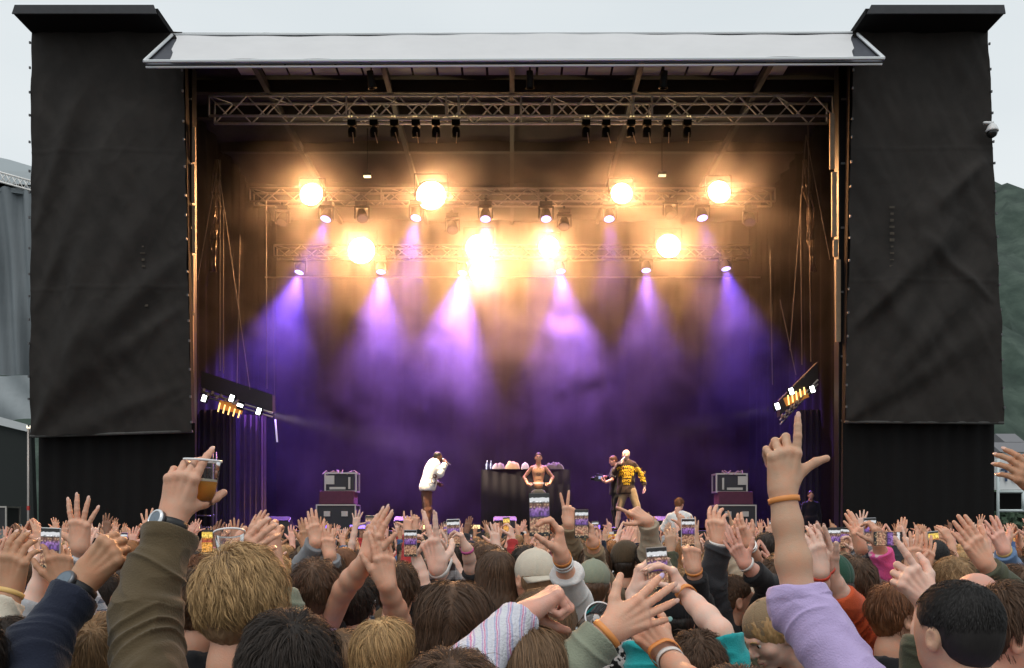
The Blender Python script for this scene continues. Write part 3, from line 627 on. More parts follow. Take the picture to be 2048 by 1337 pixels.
for i in range(26):
    Y = rg.uniform(120, 240); px = rg.uniform(1975, 2150); X = (px-HX)*Y/F; base = 0 if Y < 255 else 0
    h = rg.uniform(7, 13)*(1+ (Y-120)/160); t = empty('distant_tree', (X, Y, 0), 0, 'dark green tree on the slope beyond the right tower', 'tree', 'trees on the slope')
    m = MB(); m.tube((0, 0, 0), (0, 0, h*.6), .35, .12, n=6); m.build('trunk', M_trunk, t)
    vs = []; fs = []
    for k in range(500):
        a = rg.uniform(0, 6.28); zz = rg.uniform(.22, 1); rr = (.34*h)*math.sin(min(1, (1.02-zz)*1.6)*1.5)*rg.uniform(.5, 1.05)
        c_ = Vector((rr*math.cos(a), rr*math.sin(a), zz*h)); d1 = Vector((rg.gauss(0, 1), rg.gauss(0, 1), rg.gauss(0, 1))).normalized()*rg.uniform(.3, .6); d2 = d1.orthogonal().normalized()*rg.uniform(.3, .6)
        nn = len(vs); vs += [c_-d1, c_+d2, c_+d1, c_-d2]; fs.append((nn, nn+1, nn+2, nn+3))
    link_mesh('crown', vs, fs, M_leaf, t)
# ================================================================== figures grown as signed distance fields
def V3(v): return np.array([v[0], v[1], v[2]], dtype=np.float32)
def chain(pts, rs, k=.01, ki=.01, flat=None, q=1.0): return dict(t='c', p=[V3(p) for p in pts], r=list(rs), k=k, ki=ki, fn=None if flat is None else V3(flat)/np.linalg.norm(V3(flat)), q=q)
def ell(c, r, M=None, k=.01, neg=False): return dict(t='e', c=V3(c), r=np.array(r, dtype=np.float32), M=None if M is None else np.array(M, dtype=np.float32), k=k, neg=neg)
def cut(p, n): return dict(t='x', p=V3(p), n=V3(n))          # keeps the side the normal points away from
def bounds(pr, m):
    if pr['t'] == 'c':
        P_ = np.array(pr['p']); r = max(pr['r']); return P_.min(0)-r-m, P_.max(0)+r+m
    r = pr['r'].max(); return pr['c']-r-m, pr['c']+r+m
def smin(a, b, k):
    if k <= 1e-6: return np.minimum(a, b)
    h = np.clip(1-np.abs(a-b)/k, 0, None); return np.minimum(a, b)-h*h*k*.25
def smax(a, b, k): return -smin(-a, -b, k)
def polygonize(prims, h, smooth=1):
    pos = [p for p in prims if p['t'] != 'x' and not p.get('neg')]
    lo = np.min([bounds(p, 0)[0] for p in pos], 0)-3*h; hi = np.max([bounds(p, 0)[1] for p in pos], 0)+3*h
    n = np.maximum(np.ceil((hi-lo)/h).astype(int)+1, 4)
    ax = [(lo[i]+np.arange(n[i])*h).astype(np.float32) for i in range(3)]
    D = np.full(n, .08, dtype=np.float32)
    for pr in prims:
        if pr['t'] == 'x':
            g = (ax[0][:, None, None]-pr['p'][0])*pr['n'][0]+(ax[1][None, :, None]-pr['p'][1])*pr['n'][1]+(ax[2][None, None, :]-pr['p'][2])*pr['n'][2]
            D = np.maximum(D, g); continue
        a, b = bounds(pr, pr['k']+2.5*h)
        i0 = np.clip(np.floor((a-lo)/h).astype(int), 0, n-1); i1 = np.clip(np.ceil((b-lo)/h).astype(int)+1, 1, n)
        if (i1 <= i0).any(): continue
        sl = tuple(slice(i0[i], i1[i]) for i in range(3))
        X = ax[0][sl[0]][:, None, None]; Y = ax[1][sl[1]][None, :, None]; Z = ax[2][sl[2]][None, None, :]
        if pr['t'] == 'c':
            d = None
            for p, q, ra, rb in zip(pr['p'][:-1], pr['p'][1:], pr['r'][:-1], pr['r'][1:]):
                ba = q-p; L2 = float(ba@ba)+1e-12
                t = np.clip(((X-p[0])*ba[0]+(Y-p[1])*ba[1]+(Z-p[2])*ba[2])/L2, 0, 1)
                wx = X-p[0]-t*ba[0]; wy = Y-p[1]-t*ba[1]; wz = Z-p[2]-t*ba[2]
                e2 = wx*wx+wy*wy+wz*wz
                if pr['fn'] is not None:
                    f = pr['fn']; wn = wx*f[0]+wy*f[1]+wz*f[2]; e2 = e2+wn*wn*(pr['q']**2-1)
                dd = np.sqrt(e2)-(ra+(rb-ra)*t)
                d = dd if d is None else smin(d, dd, pr['ki'])
        else:
            x = X-pr['c'][0]; y = Y-pr['c'][1]; z = Z-pr['c'][2]
            if pr['M'] is not None:
                M = pr['M']; x, y, z = (x*M[0, 0]+y*M[1, 0]+z*M[2, 0]), (x*M[0, 1]+y*M[1, 1]+z*M[2, 1]), (x*M[0, 2]+y*M[1, 2]+z*M[2, 2])
            r = pr['r']; k0 = np.sqrt((x/r[0])**2+(y/r[1])**2+(z/r[2])**2)
            k1 = np.sqrt((x/r[0]**2)**2+(y/r[1]**2)**2+(z/r[2]**2)**2)+1e-9; d = k0*(k0-1)/k1
        D[sl] = smax(D[sl], -d, pr['k']) if pr.get('neg') else smin(D[sl], d, pr['k'])
    # naive surface nets
    s = D < 0
    c = s[:-1, :-1, :-1].astype(np.int8)
    for i, j, k in ((1, 0, 0), (0, 1, 0), (0, 0, 1), (1, 1, 0), (1, 0, 1), (0, 1, 1), (1, 1, 1)):
        c = c+s[i:n[0]-1+i, j:n[1]-1+j, k:n[2]-1+k]
    act = np.argwhere((c > 0) & (c < 8)); idx = np.full(c.shape, -1, dtype=np.int32); idx[tuple(act.T)] = np.arange(len(act))
    acc = np.zeros((len(act), 3), dtype=np.float32); cnt = np.zeros(len(act), dtype=np.float32)
    corners = [(0, 0, 0), (1, 0, 0), (0, 1, 0), (1, 1, 0), (0, 0, 1), (1, 0, 1), (0, 1, 1), (1, 1, 1)]
    val = {cc: D[act[:, 0]+cc[0], act[:, 1]+cc[1], act[:, 2]+cc[2]] for cc in corners}
    for a in corners:
        for x in range(3):
            if a[x] == 0:
                b = list(a); b[x] = 1; b = tuple(b); va, vb = val[a], val[b]; m = (va < 0) != (vb < 0)
                t = np.where(m, va/(va-vb+1e-12), 0); o = np.array(a, dtype=np.float32)[None]+np.zeros((len(act), 1), np.float32); o[:, x] = t
                acc[m] += o[m]; cnt[m] += 1
    v = (act+acc/np.maximum(cnt, 1)[:, None])*h+lo
    F_ = []
    for x in range(3):
        sa = [slice(None)]*3; sb = [slice(None)]*3; sa[x] = slice(0, n[x]-1); sb[x] = slice(1, n[x])
        A, B = s[tuple(sa)], s[tuple(sb)]; e = np.argwhere(A != B); y, z = (x+1) % 3, (x+2) % 3
        e = e[(e[:, y] > 0) & (e[:, z] > 0) & (e[:, y] < n[y]-1) & (e[:, z] < n[z]-1)]
        inside = A[tuple(e.T)]
        def g(dy, dz):
            q = e.copy(); q[:, y] -= dy; q[:, z] -= dz; return idx[tuple(q.T)]
        q = np.stack([g(1, 1), g(0, 1), g(0, 0), g(1, 0)], 1); q[~inside] = q[~inside][:, ::-1]; F_.append(q)
    f = np.concatenate(F_); f = f[(f >= 0).all(1)]
    if smooth and len(f):
        E1 = np.concatenate([f[:, [0, 1]], f[:, [1, 2]], f[:, [2, 3]], f[:, [3, 0]]])
        for _ in range(smooth):
            su = np.zeros_like(v); ct = np.zeros(len(v), np.float32)
            for d_ in range(3): su[:, d_] = np.bincount(E1[:, 0], v[E1[:, 1], d_], len(v))+np.bincount(E1[:, 1], v[E1[:, 0], d_], len(v))
            ct = np.bincount(E1[:, 0], minlength=len(v))+np.bincount(E1[:, 1], minlength=len(v))
            v = v*.5+.5*su/np.maximum(ct, 1)[:, None]
    return v.astype(np.float32), f
def vnormals(v, f):
    a = v[f[:, 2]]-v[f[:, 0]]; b = v[f[:, 3]]-v[f[:, 1]]; nn = np.cross(a, b); N = np.zeros_like(v)
    for c in range(4):
        for d in range(3): N[:, d] += np.bincount(f[:, c], nn[:, d], len(v))
    return N/np.maximum(np.linalg.norm(N, axis=1), 1e-9)[:, None]
def join(ms):
    V_, F_ = [], []; n = 0
    for v, f in ms:
        V_.append(v); F_.append(f+n); n += len(v)
    return np.concatenate(V_), np.concatenate(F_)
def vec(*a): return np.array(a, dtype=np.float64)
def unit(v): return np.asarray(v, float)/max(np.linalg.norm(v), 1e-9)
POSES = {
 'open':  ([(10, 8, 5), (6, 6, 5), (8, 8, 5), (12, 12, 8)], (11, 3, -6, -17), (48, 12, 8)),
 'wide':  ([(6, 8, 5), (2, 6, 5), (4, 6, 5), (6, 8, 6)], (15, 4, -9, -25), (62, 5, 0)),
 'relax': ([(22, 22, 12), (26, 28, 15), (30, 32, 18), (34, 34, 20)], (6, 2, -2, -8), (40, 25, 18)),
 'flat':  ([(8, 6, 4), (6, 6, 4), (8, 7, 4), (12, 10, 6)], (3, 1, -1, -5), (30, 10, 8)),
 'point': ([(2, 6, 4), (62, 78, 45), (68, 82, 50), (72, 80, 50)], (6, 2, -3, -8), (48, 15, 25)),
 'lpoint': ([(2, 8, 6), (34, 70, 45), (40, 74, 48), (48, 78, 50)], (2, 2, -6, -18), (40, 8, -18)),
 'fist':  ([(72, 92, 60), (76, 92, 60), (80, 92, 60), (84, 92, 60)], (3, 1, -2, -5), (22, 62, 45)),
 'vee':   ([(0, 4, 3), (2, 4, 3), (74, 90, 55), (76, 90, 55)], (12, -7, -3, -6), (20, 62, 45)),
 'horns': ([(2, 5, 4), (72, 90, 50), (76, 90, 50), (4, 8, 5)], (8, 0, -3, -14), (20, 60, 45)),
 'grip':  ([(30, 58, 30), (34, 60, 32), (38, 62, 35), (44, 62, 35)], (4, 1, -3, -8), (42, 42, 12)),
 'cup':   ([(20, 18, 12), (38, 42, 28), (42, 46, 30), (46, 50, 30)], (4, 2, -4, -10), (52, 42, 10)),
 'claw':  ([(30, 35, 20), (32, 38, 22), (34, 40, 24), (36, 42, 26)], (10, 3, -5, -14), (50, 30, 20)),
}
def hand_prims(W, d, n, side, pose='open', sc=1.0, detail=True):
    """W wrist point, d towards the middle finger, n palm normal"""
    d = unit(d); n = unit(np.asarray(n, float)-d*np.dot(n, d)); s = np.cross(d, n)*(1 if side == 'R' else -1)
    curls, spr, th = POSES[pose]; W = np.asarray(W, float); pr = []
    mcp = [(.093, .029), (.096, .009), (.091, -.011), (.082, -.029)]; L = [(.042, .026, .022), (.047, .030, .023), (.043, .028, .023), (.033, .021, .020)]
    rr = [(.0112, .0098, .0088, .0073), (.0114, .0100, .0090, .0075), (.0109, .0096, .0086, .0072), (.0097, .0085, .0077, .0065)]
    car = [.017, .006, -.005, -.014]
    for i in range(4):
        c0 = W+(d*.008+s*car[i])*sc; m = W+(d*mcp[i][0]+s*mcp[i][1])*sc-n*.001*sc
        pr.append(chain([c0, m], [.0155*sc, .0118*sc], k=.016*sc))
        if detail: pr.append(ell(m-n*.006*sc, np.array([.0085]*3)*sc, k=.010*sc))
    if detail:
        for i in range(4): m = W+(d*mcp[i][0]+s*mcp[i][1])*sc-n*.0105*sc; c0 = W+(d*.03+s*car[i]*1.05)*sc-n*.0135*sc; pr.append(chain([c0, m], [.0030*sc, .0034*sc], k=.007*sc))
    pr.append(chain([W+(d*.03+s*.018+n*.006)*sc, W+(d*.06+s*.024+n*.008)*sc], [.017*sc, .012*sc], k=.018*sc))
    pr.append(chain([W+(d*.025-s*.016+n*.006)*sc, W+(d*.06-s*.022+n*.005)*sc], [.013*sc, .010*sc], k=.016*sc))
    for i in range(4):
        p = W+(d*mcp[i][0]+s*mcp[i][1])*sc; a = R(spr[i]); dd = d*math.cos(a)+s*math.sin(a); pts = [p]; ang = 0
        for j in range(3):
            ang += R(curls[i][j]); p = p+(dd*math.cos(ang)+n*math.sin(ang))*L[i][j]*sc; pts.append(p)
        r = [x*sc for x in rr[i]]; pts_, r_ = [], []
        for j in range(4):
            pts_.append(pts[j]); r_.append(r[j])
            if detail and j < 3: pts_.append((pts[j]*.45+pts[j+1]*.55)); r_.append((r[j]*.5+r[j+1]*.5)*.93)
        pr.append(chain(pts_, r_, k=.0045*sc, ki=.003*sc))
    a, o, bd = map(R, th)
    b = W+(d*.022+s*.022+n*.006)*sc; td = d*math.cos(a)+s*math.sin(a); td = unit(td*math.cos(o)+n*math.sin(o))
    m1 = b+td*.046*sc; td2 = unit(td*math.cos(bd)+unit(d*.6-s*.4+n*.5)*math.sin(bd)); m2 = m1+td2*.034*sc; td3 = unit(td2*math.cos(bd*.8)+unit(d*.6-s*.5+n*.4)*math.sin(bd*.8)); m3 = m2+td3*.026*sc
    pr.append(chain([b, m1, m2, m3], [.0150*sc, .0128*sc, .0105*sc, .0085*sc], k=.014*sc, ki=.006*sc))
    return pr
def frame(yaw, pitch=0, roll=0):
    """columns right, forward, up; yaw 0 faces away from the camera (+Y), positive turns left"""
    M = Matrix.Rotation(R(yaw), 3, 'Z') @ Matrix.Rotation(R(pitch), 3, 'X') @ Matrix.Rotation(R(roll), 3, 'Y'); return np.array(M)
def head_prims(C, M, face=True, sc=1.0, ears=True):
    f = lambda x, y, z: np.asarray(C)+M@(vec(x, y, z)*sc)
    e = lambda c, r, k, neg=False, MM=None: ell(f(*c), np.array(r)*sc, M if MM is None else MM, k*sc, neg)
    pr = [e((0, -.012, .012), (.074, .093, .086), .02), e((0, .028, -.025), (.060, .062, .082), .035), e((0, .030, -.080), (.047, .046, .040), .03),
          chain([f(0, -.022, -.05), f(0, -.034, -.13), f(0, -.034, -.22)], [.050*sc, .051*sc, .060*sc], k=.03*sc, ki=.03)]
    for s in (-1, 1):
        if ears:
            Me = M@np.array(Matrix.Rotation(R(-20*s), 3, 'Z'))
            pr += [e((s*.078, -.008, -.020), (.0085, .017, .027), .006, MM=Me), e((s*.074, -.004, -.038), (.010, .012, .014), .008), e((s*.087, -.006, -.018), (.006, .010, .016), .003, True, MM=Me)]
        if face:
            pr += [e((s*.043, .058, -.040), (.022, .022, .022), .022)]
    if face:
        pr += [e((0, .074, -.114), (.021, .016, .015), .022), chain([f(-.030, .084, .012), f(0, .090, .008), f(.030, .084, .012)], [.009*sc]*3, k=.014*sc),
               chain([f(0, .088, .000), f(0, .104, -.030), f(0, .106, -.040)], [.0085*sc, .0105*sc, .0125*sc], k=.012*sc), chain([f(-.013, .096, -.043), f(.013, .096, -.043)], [.007*sc]*2, k=.006*sc)]
        for s in (-1, 1): pr += [e((s*.031, .100, -.010), (.016, .013, .0085), .010, True)]
        pr += [chain([f(-.019, .084, -.073), f(0, .092, -.070), f(.019, .084, -.073)], [.005*sc, .0062*sc, .005*sc], k=.006*sc), chain([f(-.016, .084, -.083), f(0, .091, -.084), f(.016, .084, -.083)], [.005*sc, .0072*sc, .005*sc], k=.006*sc)]
    return pr
def hair_prims(C, M, style, sc=1.0):
    f = lambda x, y, z: np.asarray(C)+M@(vec(x, y, z)*sc)
    e = lambda c, r, k=.01, neg=False: ell(f(*c), np.array(r)*sc, M, k*sc, neg)
    if style in ('short', 'crop'):
        g = 0 if style == 'crop' else .005
        pr = [e((0, -.012, .020), (.079+g, .098+g, .089+g)), e((0, -.050, -.030), (.062, .050, .062), .03)]
        pr += [e((0, .105, -.050), (.080, .075, .105), .012, True)]
        for s in (-1, 1): pr += [e((s*.085, .012, -.050), (.022, .040, .058), .008, True)]
    elif style == 'mop':
        pr = [e((0, -.010, .020), (.090, .107, .095)), e((0, -.030, -.040), (.084, .078, .075), .03), e((0, .060, .055), (.062, .050, .038), .03)]
        pr += [e((0, .115, -.055), (.070, .075, .085), .012, True)]
    elif style in ('long', 'cap_long'):
        pr = [e((0, -.010, .018), (.086, .104, .093)), chain([f(0, -.045, .0), f(0, -.075, -.14), f(0, -.09, -.26), f(0, -.09, -.36)], [.088*sc, .088*sc, .085*sc, .05*sc], k=.03, ki=.03, flat=M@vec(0, 1, 0), q=1.5)]
        pr += [e((0, .115, -.055), (.066, .08, .11), .012, True)]
    elif style in ('cap', 'beanie'):
        pr = [e((0, -.022, -.015), (.080, .088, .055), .02), e((0, -.050, -.055), (.060, .046, .045), .03), e((0, .105, -.050), (.085, .075, .105), .01, True)]
        for s in (-1, 1): pr += [e((s*.085, .012, -.045), (.022, .035, .05), .008, True)]
    else: return []
    return pr
def strands(C, M, style, n, rng, sc=1.0, width=.0022, crown=(.03, -.42, .9), curl=.25, part=False, lift=.012):
    rad = {'short': (.085, .104, .095), 'crop': (.080, .099, .09), 'mop': (.092, .109, .098), 'long': (.088, .106, .095)}[style]; rad = np.array(rad)*sc; c0 = vec(0, -.011, .019)*sc
    ln = {'short': .050, 'crop': .018, 'mop': .12, 'long': .30}[style]*sc; K = {'short': 5, 'crop': 3, 'mop': 8, 'long': 12}[style]
    i = np.arange(n)+.5; ph = np.arccos(1-2*i/n); th = np.pi*(1+5**.5)*i
    N = np.stack([np.cos(th)*np.sin(ph), np.sin(th)*np.sin(ph), np.cos(ph)], 1)+rng.normal(0, .03, (n, 3)); N /= np.linalg.norm(N, axis=1)[:, None]
    zmin = {'short': -.80, 'crop': -.85, 'mop': -.45, 'long': -.25}[style]
    ok = (N[:, 2] > zmin) & ~((N[:, 1] > .42) & (N[:, 2] < .45)) & ~((np.abs(N[:, 0]) > .72) & (N[:, 2] < -.05) & (N[:, 1] > -.30) & (style in ('short', 'crop')))
    N = N[ok]; n = len(N); cr = unit(crown); P0 = N.copy(); pts = []; step = ln/K/np.mean(rad)
    L = rng.uniform(.65, 1.15, n)[:, None]; clump = vnoise(P0*3.1+7, 5)[:, None]; ph2 = rng.uniform(0, 6.28, n)[:, None]*.25+clump*9
    fallen = np.zeros(n, bool); wpos = None; hl = rng.uniform(.2, 1.0, n)[:, None]
    cur = N.copy(); W = cur*rad+c0
    for k in range(K+1):
        t = k/K; off = lift*sc*math.sin(min(1, t*1.3)*math.pi*.6)*hl*(.6+.8*clump)
        if k == 0: W = cur*rad+c0-cur*.004*sc
        else:
            nor = W-c0; nor = nor/np.maximum(np.linalg.norm(nor, axis=1), 1e-6)[:, None]
            away = cur-cr; 
            if part: away = np.stack([np.sign(cur[:, 0])*1.2, cur[:, 1]*.3-.25, -np.ones(n)*.6-.0*cur[:, 0]], 1)
            dirn = away/np.maximum(np.linalg.norm(away, axis=1), .05)[:, None]+vec(0, 0, -1)*(.25+.9*t)
            dirn = dirn+curl*np.concatenate([np.sin(ph2+t*5), np.cos(ph2*1.3+t*4), np.sin(ph2*.7)*.5], 1)
            tang = dirn-cur*np.sum(dirn*cur, 1)[:, None]; tang /= np.maximum(np.linalg.norm(tang, axis=1), 1e-6)[:, None]
            nxt = cur+tang*step*L; nxt /= np.linalg.norm(nxt, axis=1)[:, None]
            onb = (cur[:, 2] > (-.15 if style in ('mop', 'long') else -2)) & ~fallen
            fallen |= ~onb
            Wn = nxt*rad+c0+nxt*off
            drop = W+np.concatenate([np.sin(ph2+t*6)*.004, np.cos(ph2+t*5)*.004-.001, -np.ones((n, 1))*ln/K], 1)*np.concatenate([np.ones((n, 2))*sc, L], 1)
            if style == 'mop': drop[:, :2] *= .985
            W = np.where(fallen[:, None], drop, Wn); cur = np.where(fallen[:, None], cur, nxt)
        pts.append(W.copy())
    S = np.stack(pts, 1)                                     # n,K+1,3
    m_ = max(8, n//22); gi = rng.choice(n, m_, replace=False); near_ = np.argmax(P0@P0[gi].T, axis=1); tt = np.linspace(0, 1, K+1)[None, :, None]; pull = (rng.uniform(.25, .8, n))[:, None, None]*tt**1.2*(.0 if style == 'crop' else 1)
    S = S*(1-pull)+S[gi[near_]]*pull
    fly = (rng.random(n) < (0 if style == 'crop' else .02))[:, None, None]; S = S+fly*((S[:, :1]-c0)*.10*tt**1.5+rng.normal(0, .008*sc, (n, 1, 3))*tt)
    T = np.gradient(S, axis=1); T /= np.maximum(np.linalg.norm(T, axis=2), 1e-9)[:, :, None]
    nor = S-c0[None, None]; nor /= np.maximum(np.linalg.norm(nor, axis=2), 1e-9)[:, :, None]
    nor = nor+rng.normal(0, .35, (n, 1, 3)); B = np.cross(T, nor); B /= np.maximum(np.linalg.norm(B, axis=2), 1e-9)[:, :, None]
    wd = (width*sc*np.sin(np.linspace(.35, 1, K+1)*math.pi*.96)**.7)[None, :, None]*rng.uniform(.6, 1.3, (n, 1, 1)); wd[:, -1] *= .3
    A = S-B*wd*.5; Bv = S+B*wd*.5; v = np.stack([A, Bv], 2).reshape(n, -1, 3)
    base = np.arange(n)[:, None, None]*((K+1)*2); kk = np.arange(K)[None, :, None]*2; f = base+kk+np.array([0, 1, 3, 2])[None, None]
    v = v.reshape(-1, 3)@M.T+np.asarray(C)
    return v.astype(np.float32), f.reshape(-1, 4)
def torso_prims(C, M, style, sc=1.0, bulk=1.0, zb=.90, k=.05):
    """clothing over the torso; C head centre, M body frame"""
    f = lambda x, y, z: np.asarray(C)+M@(vec(x, y, z)*sc)
    b = bulk; hz = (zb-C[2])/sc
    pr = [chain([f(-.158, -.03, -.252), f(0, -.045, -.212), f(.158, -.03, -.252)], [.064*b*sc, .070*b*sc, .064*b*sc], k=.05, ki=.03),
          ell(f(0, -.035, -.40), np.array([.185, .118, .20])*b*sc, M, k*sc), ell(f(0, -.03, -.62), np.array([.165, .112, .22])*b*sc, M, k*sc), ell(f(0, -.03, hz+.05), np.array([.18, .12, .16])*b*sc, M, k*sc)]
    if style == 'hoodie': pr += [chain([f(-.075, -.055, -.165), f(0, -.115, -.185), f(.075, -.055, -.165)], [.036*sc, .055*sc, .036*sc], k=.02, ki=.03), chain([f(-.06, .03, -.19), f(-.075, -.055, -.18)], [.025*sc, .03*sc], k=.02), chain([f(.06, .03, -.19), f(.075, -.055, -.18)], [.025*sc, .03*sc], k=.02)]
    if style in ('jacket', 'shirt'):
        for s in (-1, 1): pr += [chain([f(s*.052, .03, -.175), f(s*.066, -.04, -.165), f(0, -.10, -.165)], [.012*sc, .014*sc, .014*sc], k=.018, ki=.01)]
    if style == 'fluffy': pr += [chain([f(-.09, .0, -.20), f(0, -.10, -.19), f(.09, .0, -.20)], [.05*sc, .065*sc, .05*sc], k=.03, ki=.03)]
    pr += [ell(f(0, -.022, -.13), np.array([.060, .060, .075])*sc, M, .01, True), cut((0, 0, zb-.02), (0, 0, -1))]
    return pr
def folds(v, f, segs, amp, lam=.045, seed=0):
    """creases across the limb; segs = [(a,b,r)]"""
    N = vnormals(v, f); best = np.full(len(v), 9.); s = np.zeros(len(v)); s0 = 0
    for a, b in segs:
        a = np.asarray(a, float); b = np.asarray(b, float); L = np.linalg.norm(b-a); u = (b-a)/L; t = np.clip((v-a)@u, 0, L); d = np.linalg.norm(v-a-t[:, None]*u, axis=1); m = d < best; s[m] = s0+t[m]; best[m] = d[m]; s0 += L
    w_ = vnoise(v*7.0+seed, seed)*3.2; am_ = .35+1.1*vnoise(v*5.0+seed+9, seed+5); q = np.stack([s/lam+w_, v[:, 0]*7+v[:, 2]*3, v[:, 1]*7], 1); n1 = vnoise(q, seed+1); r1 = 1-np.abs(2*n1-1); n2 = vnoise(q*vec(2.1, 1.6, 1.6)+5, seed+2)
    n3 = vnoise(v*vec(16, 16, 16)+seed, seed+8); r3 = 1-np.abs(2*n3-1)
    return (v+N*(am_*((r1**3-.35)*amp)+(n2-.5)*amp*.5+(r3**2-.4)*amp*.35)[:, None]).astype(np.float32)
def cloth_noise(v, f, amp, seed=0):
    N = vnormals(v, f); q = v*vec(9, 9, 5)+seed*3; n = vnoise(q+vnoise(v*6, seed)[:, None]*2, seed); r = 1-np.abs(2*n-1)
    return (v+N*((r-.5)*amp)[:, None]).astype(np.float32)
# ---- materials for people
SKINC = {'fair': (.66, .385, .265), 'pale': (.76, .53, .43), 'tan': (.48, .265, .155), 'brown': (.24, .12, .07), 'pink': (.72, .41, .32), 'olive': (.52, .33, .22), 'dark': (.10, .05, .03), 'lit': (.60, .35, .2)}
def skin(k):
    c = SKINC[k]; return mat('skin_'+k, c, .50, var=.13, vscale=26, bump=.16, bscale=300, spec=.4, sub=.12, rnd=.12, col2=(c[0]*.97, c[1]*.80, c[2]*.74))
HAIRC = {'brown': (.080, .042, .022), 'dark': (.024, .015, .010), 'black': (.012, .010, .009), 'blond': (.42, .26, .115), 'light': (.185, .108, .056), 'auburn': (.14, .055, .022), 'grey': (.30, .27, .24), 'sandy': (.30, .18, .085), 'copper': (.24, .10, .035)}
def hairm(k): return mat('hair_'+k, HAIRC[k], .62, var=.2, vscale=40, stretch=(1, 1, .3), spec=.35, island=.5, rnd=0, bump=.2, bscale=120)
def hairfar(k): return mat('hairfar_'+k, HAIRC[k], .45, var=.3, vscale=60, stretch=(1, 1, .25), spec=.4, rnd=.15, bump=.4, bscale=150)
CL = {'black': (.012, .012, .014), 'navy': (.014, .018, .035), 'charcoal': (.035, .037, .042), 'grey': (.22, .225, .235), 'lightgrey': (.42, .43, .45), 'white': (.72, .71, .69), 'cream': (.58, .52, .42), 'beige': (.36, .29, .21), 'tan': (.24, .17, .10), 'brown': (.075, .05, .028), 'corduroy': (.095, .068, .036), 'olive': (.075, .08, .05), 'sage': (.24, .26, .19), 'green': (.02, .07, .045), 'teal': (.02, .33, .34), 'lilac': (.47, .37, .62), 'blue': (.07, .12, .25), 'denim': (.13, .21, .36), 'paleblue': (.40, .52, .62), 'orange': (.55, .09, .03), 'red': (.40, .04, .04), 'pink': (.70, .18, .36), 'burgundy': (.12, .02, .03), 'yellow': (.6, .42, .08)}
def cloth(k):
    if k in MATS: return MATS[k]
    return mat('cloth_'+k, CL[k], .88, var=.14, vscale=9, bump=.3, bscale=220, spec=.2, sheen=.15)
def pattern_mat(name, kind, cols, scale=(1, 1, 1)):
    m = bpy.data.materials.new(name); m.use_nodes = True; n = m.node_tree.nodes; L = m.node_tree.links; b = n['Principled BSDF']; b.inputs['Roughness'].default_value = .9; b.inputs['Specular IOR Level'].default_value = .2
    t = n.new('ShaderNodeTexCoord'); mp_ = n.new('ShaderNodeMapping'); mp_.inputs['Scale'].default_value = scale; L.new(t.outputs['Object'], mp_.inputs[0])
    if kind == 'plaid':
        out_ = None
        for ax in ('X', 'Z'):
            wv = n.new('ShaderNodeTexWave'); wv.bands_direction = ax; wv.inputs['Scale'].default_value = 5; wv.inputs['Distortion'].default_value = .6; L.new(mp_.outputs[0], wv.inputs[0])
            r = n.new('ShaderNodeValToRGB'); r.color_ramp.interpolation = 'CONSTANT'; r.color_ramp.elements[0].color = (*cols[0], 1); r.color_ramp.elements[1].color = (*cols[1], 1); r.color_ramp.elements[1].position = .5; L.new(wv.outputs[0], r.inputs[0])
            if out_ is None: out_ = r.outputs[0]
            else:
                mm = n.new('ShaderNodeMixRGB'); mm.inputs[0].default_value = .5; L.new(out_, mm.inputs[1]); L.new(r.outputs[0], mm.inputs[2]); out_ = mm.outputs[0]
        L.new(out_, b.inputs['Base Color'])
    elif kind == 'stripe':
        wv = n.new('ShaderNodeTexWave'); wv.bands_direction = 'X'; wv.inputs['Scale'].default_value = 1.6; wv.inputs['Detail'].default_value = 4; wv.inputs['Distortion'].default_value = 1.6; wv.inputs['Detail Scale'].default_value = 3; L.new(mp_.outputs[0], wv.inputs[0])
        r = n.new('ShaderNodeValToRGB'); e = r.color_ramp.elements
        while len(e) < len(cols): e.new(.5)
        for i, c in enumerate(cols): e[i].position = i/len(cols)+.001*i; e[i].color = (*c, 1)
        L.new(wv.outputs[0], r.inputs[0]); L.new(r.outputs[0], b.inputs['Base Color'])
    elif kind == 'blot':
        z = n.new('ShaderNodeTexNoise'); z.inputs['Scale'].default_value = 14; z.inputs['Detail'].default_value = 2; L.new(mp_.outputs[0], z.inputs['Vector'])
        r = n.new('ShaderNodeValToRGB'); r.color_ramp.elements[0].position = .5; r.color_ramp.elements[1].position = .53; r.color_ramp.elements[0].color = (*cols[0], 1); r.color_ramp.elements[1].color = (*cols[1], 1); L.new(z.outputs['Fac'], r.inputs[0]); L.new(r.outputs[0], b.inputs['Base Color'])
    z2 = n.new('ShaderNodeTexNoise'); z2.inputs['Scale'].default_value = 180; bp = n.new('ShaderNodeBump'); bp.inputs['Strength'].default_value = .5; bp.inputs['Distance'].default_value = .01; L.new(t.outputs['Object'], z2.inputs['Vector']); L.new(z2.outputs['Fac'], bp.inputs['Height']); L.new(bp.outputs[0], b.inputs['Normal'])
    MATS[name] = m; return m
pattern_mat('plaid_dark', 'plaid', ((.03, .02, .02), (.30, .28, .28)), (1, 1, 1)); pattern_mat('plaid_light', 'plaid', ((.62, .62, .64), (.10, .12, .16)), (1.3, 1, 1.3))
pattern_mat('knit_stripe', 'stripe', ((.60, .60, .66), (.66, .64, .68), (.34, .38, .56), (.58, .56, .64), (.62, .14, .32), (.70, .68, .70), (.40, .30, .52), (.62, .62, .66)), (3.6, 1.2, 2.2))
pattern_mat('print_bw', 'blot', ((.02, .02, .02), (.7, .68, .66)), (1.6, 1.6, 1.6)); pattern_mat('tie_dye_pink', 'blot', ((.72, .55, .55), (.75, .12, .34)), (.7, .7, .7)); pattern_mat('print_grey', 'blot', ((.04, .05, .06), (.2, .22, .24)), (2, 2, 2))
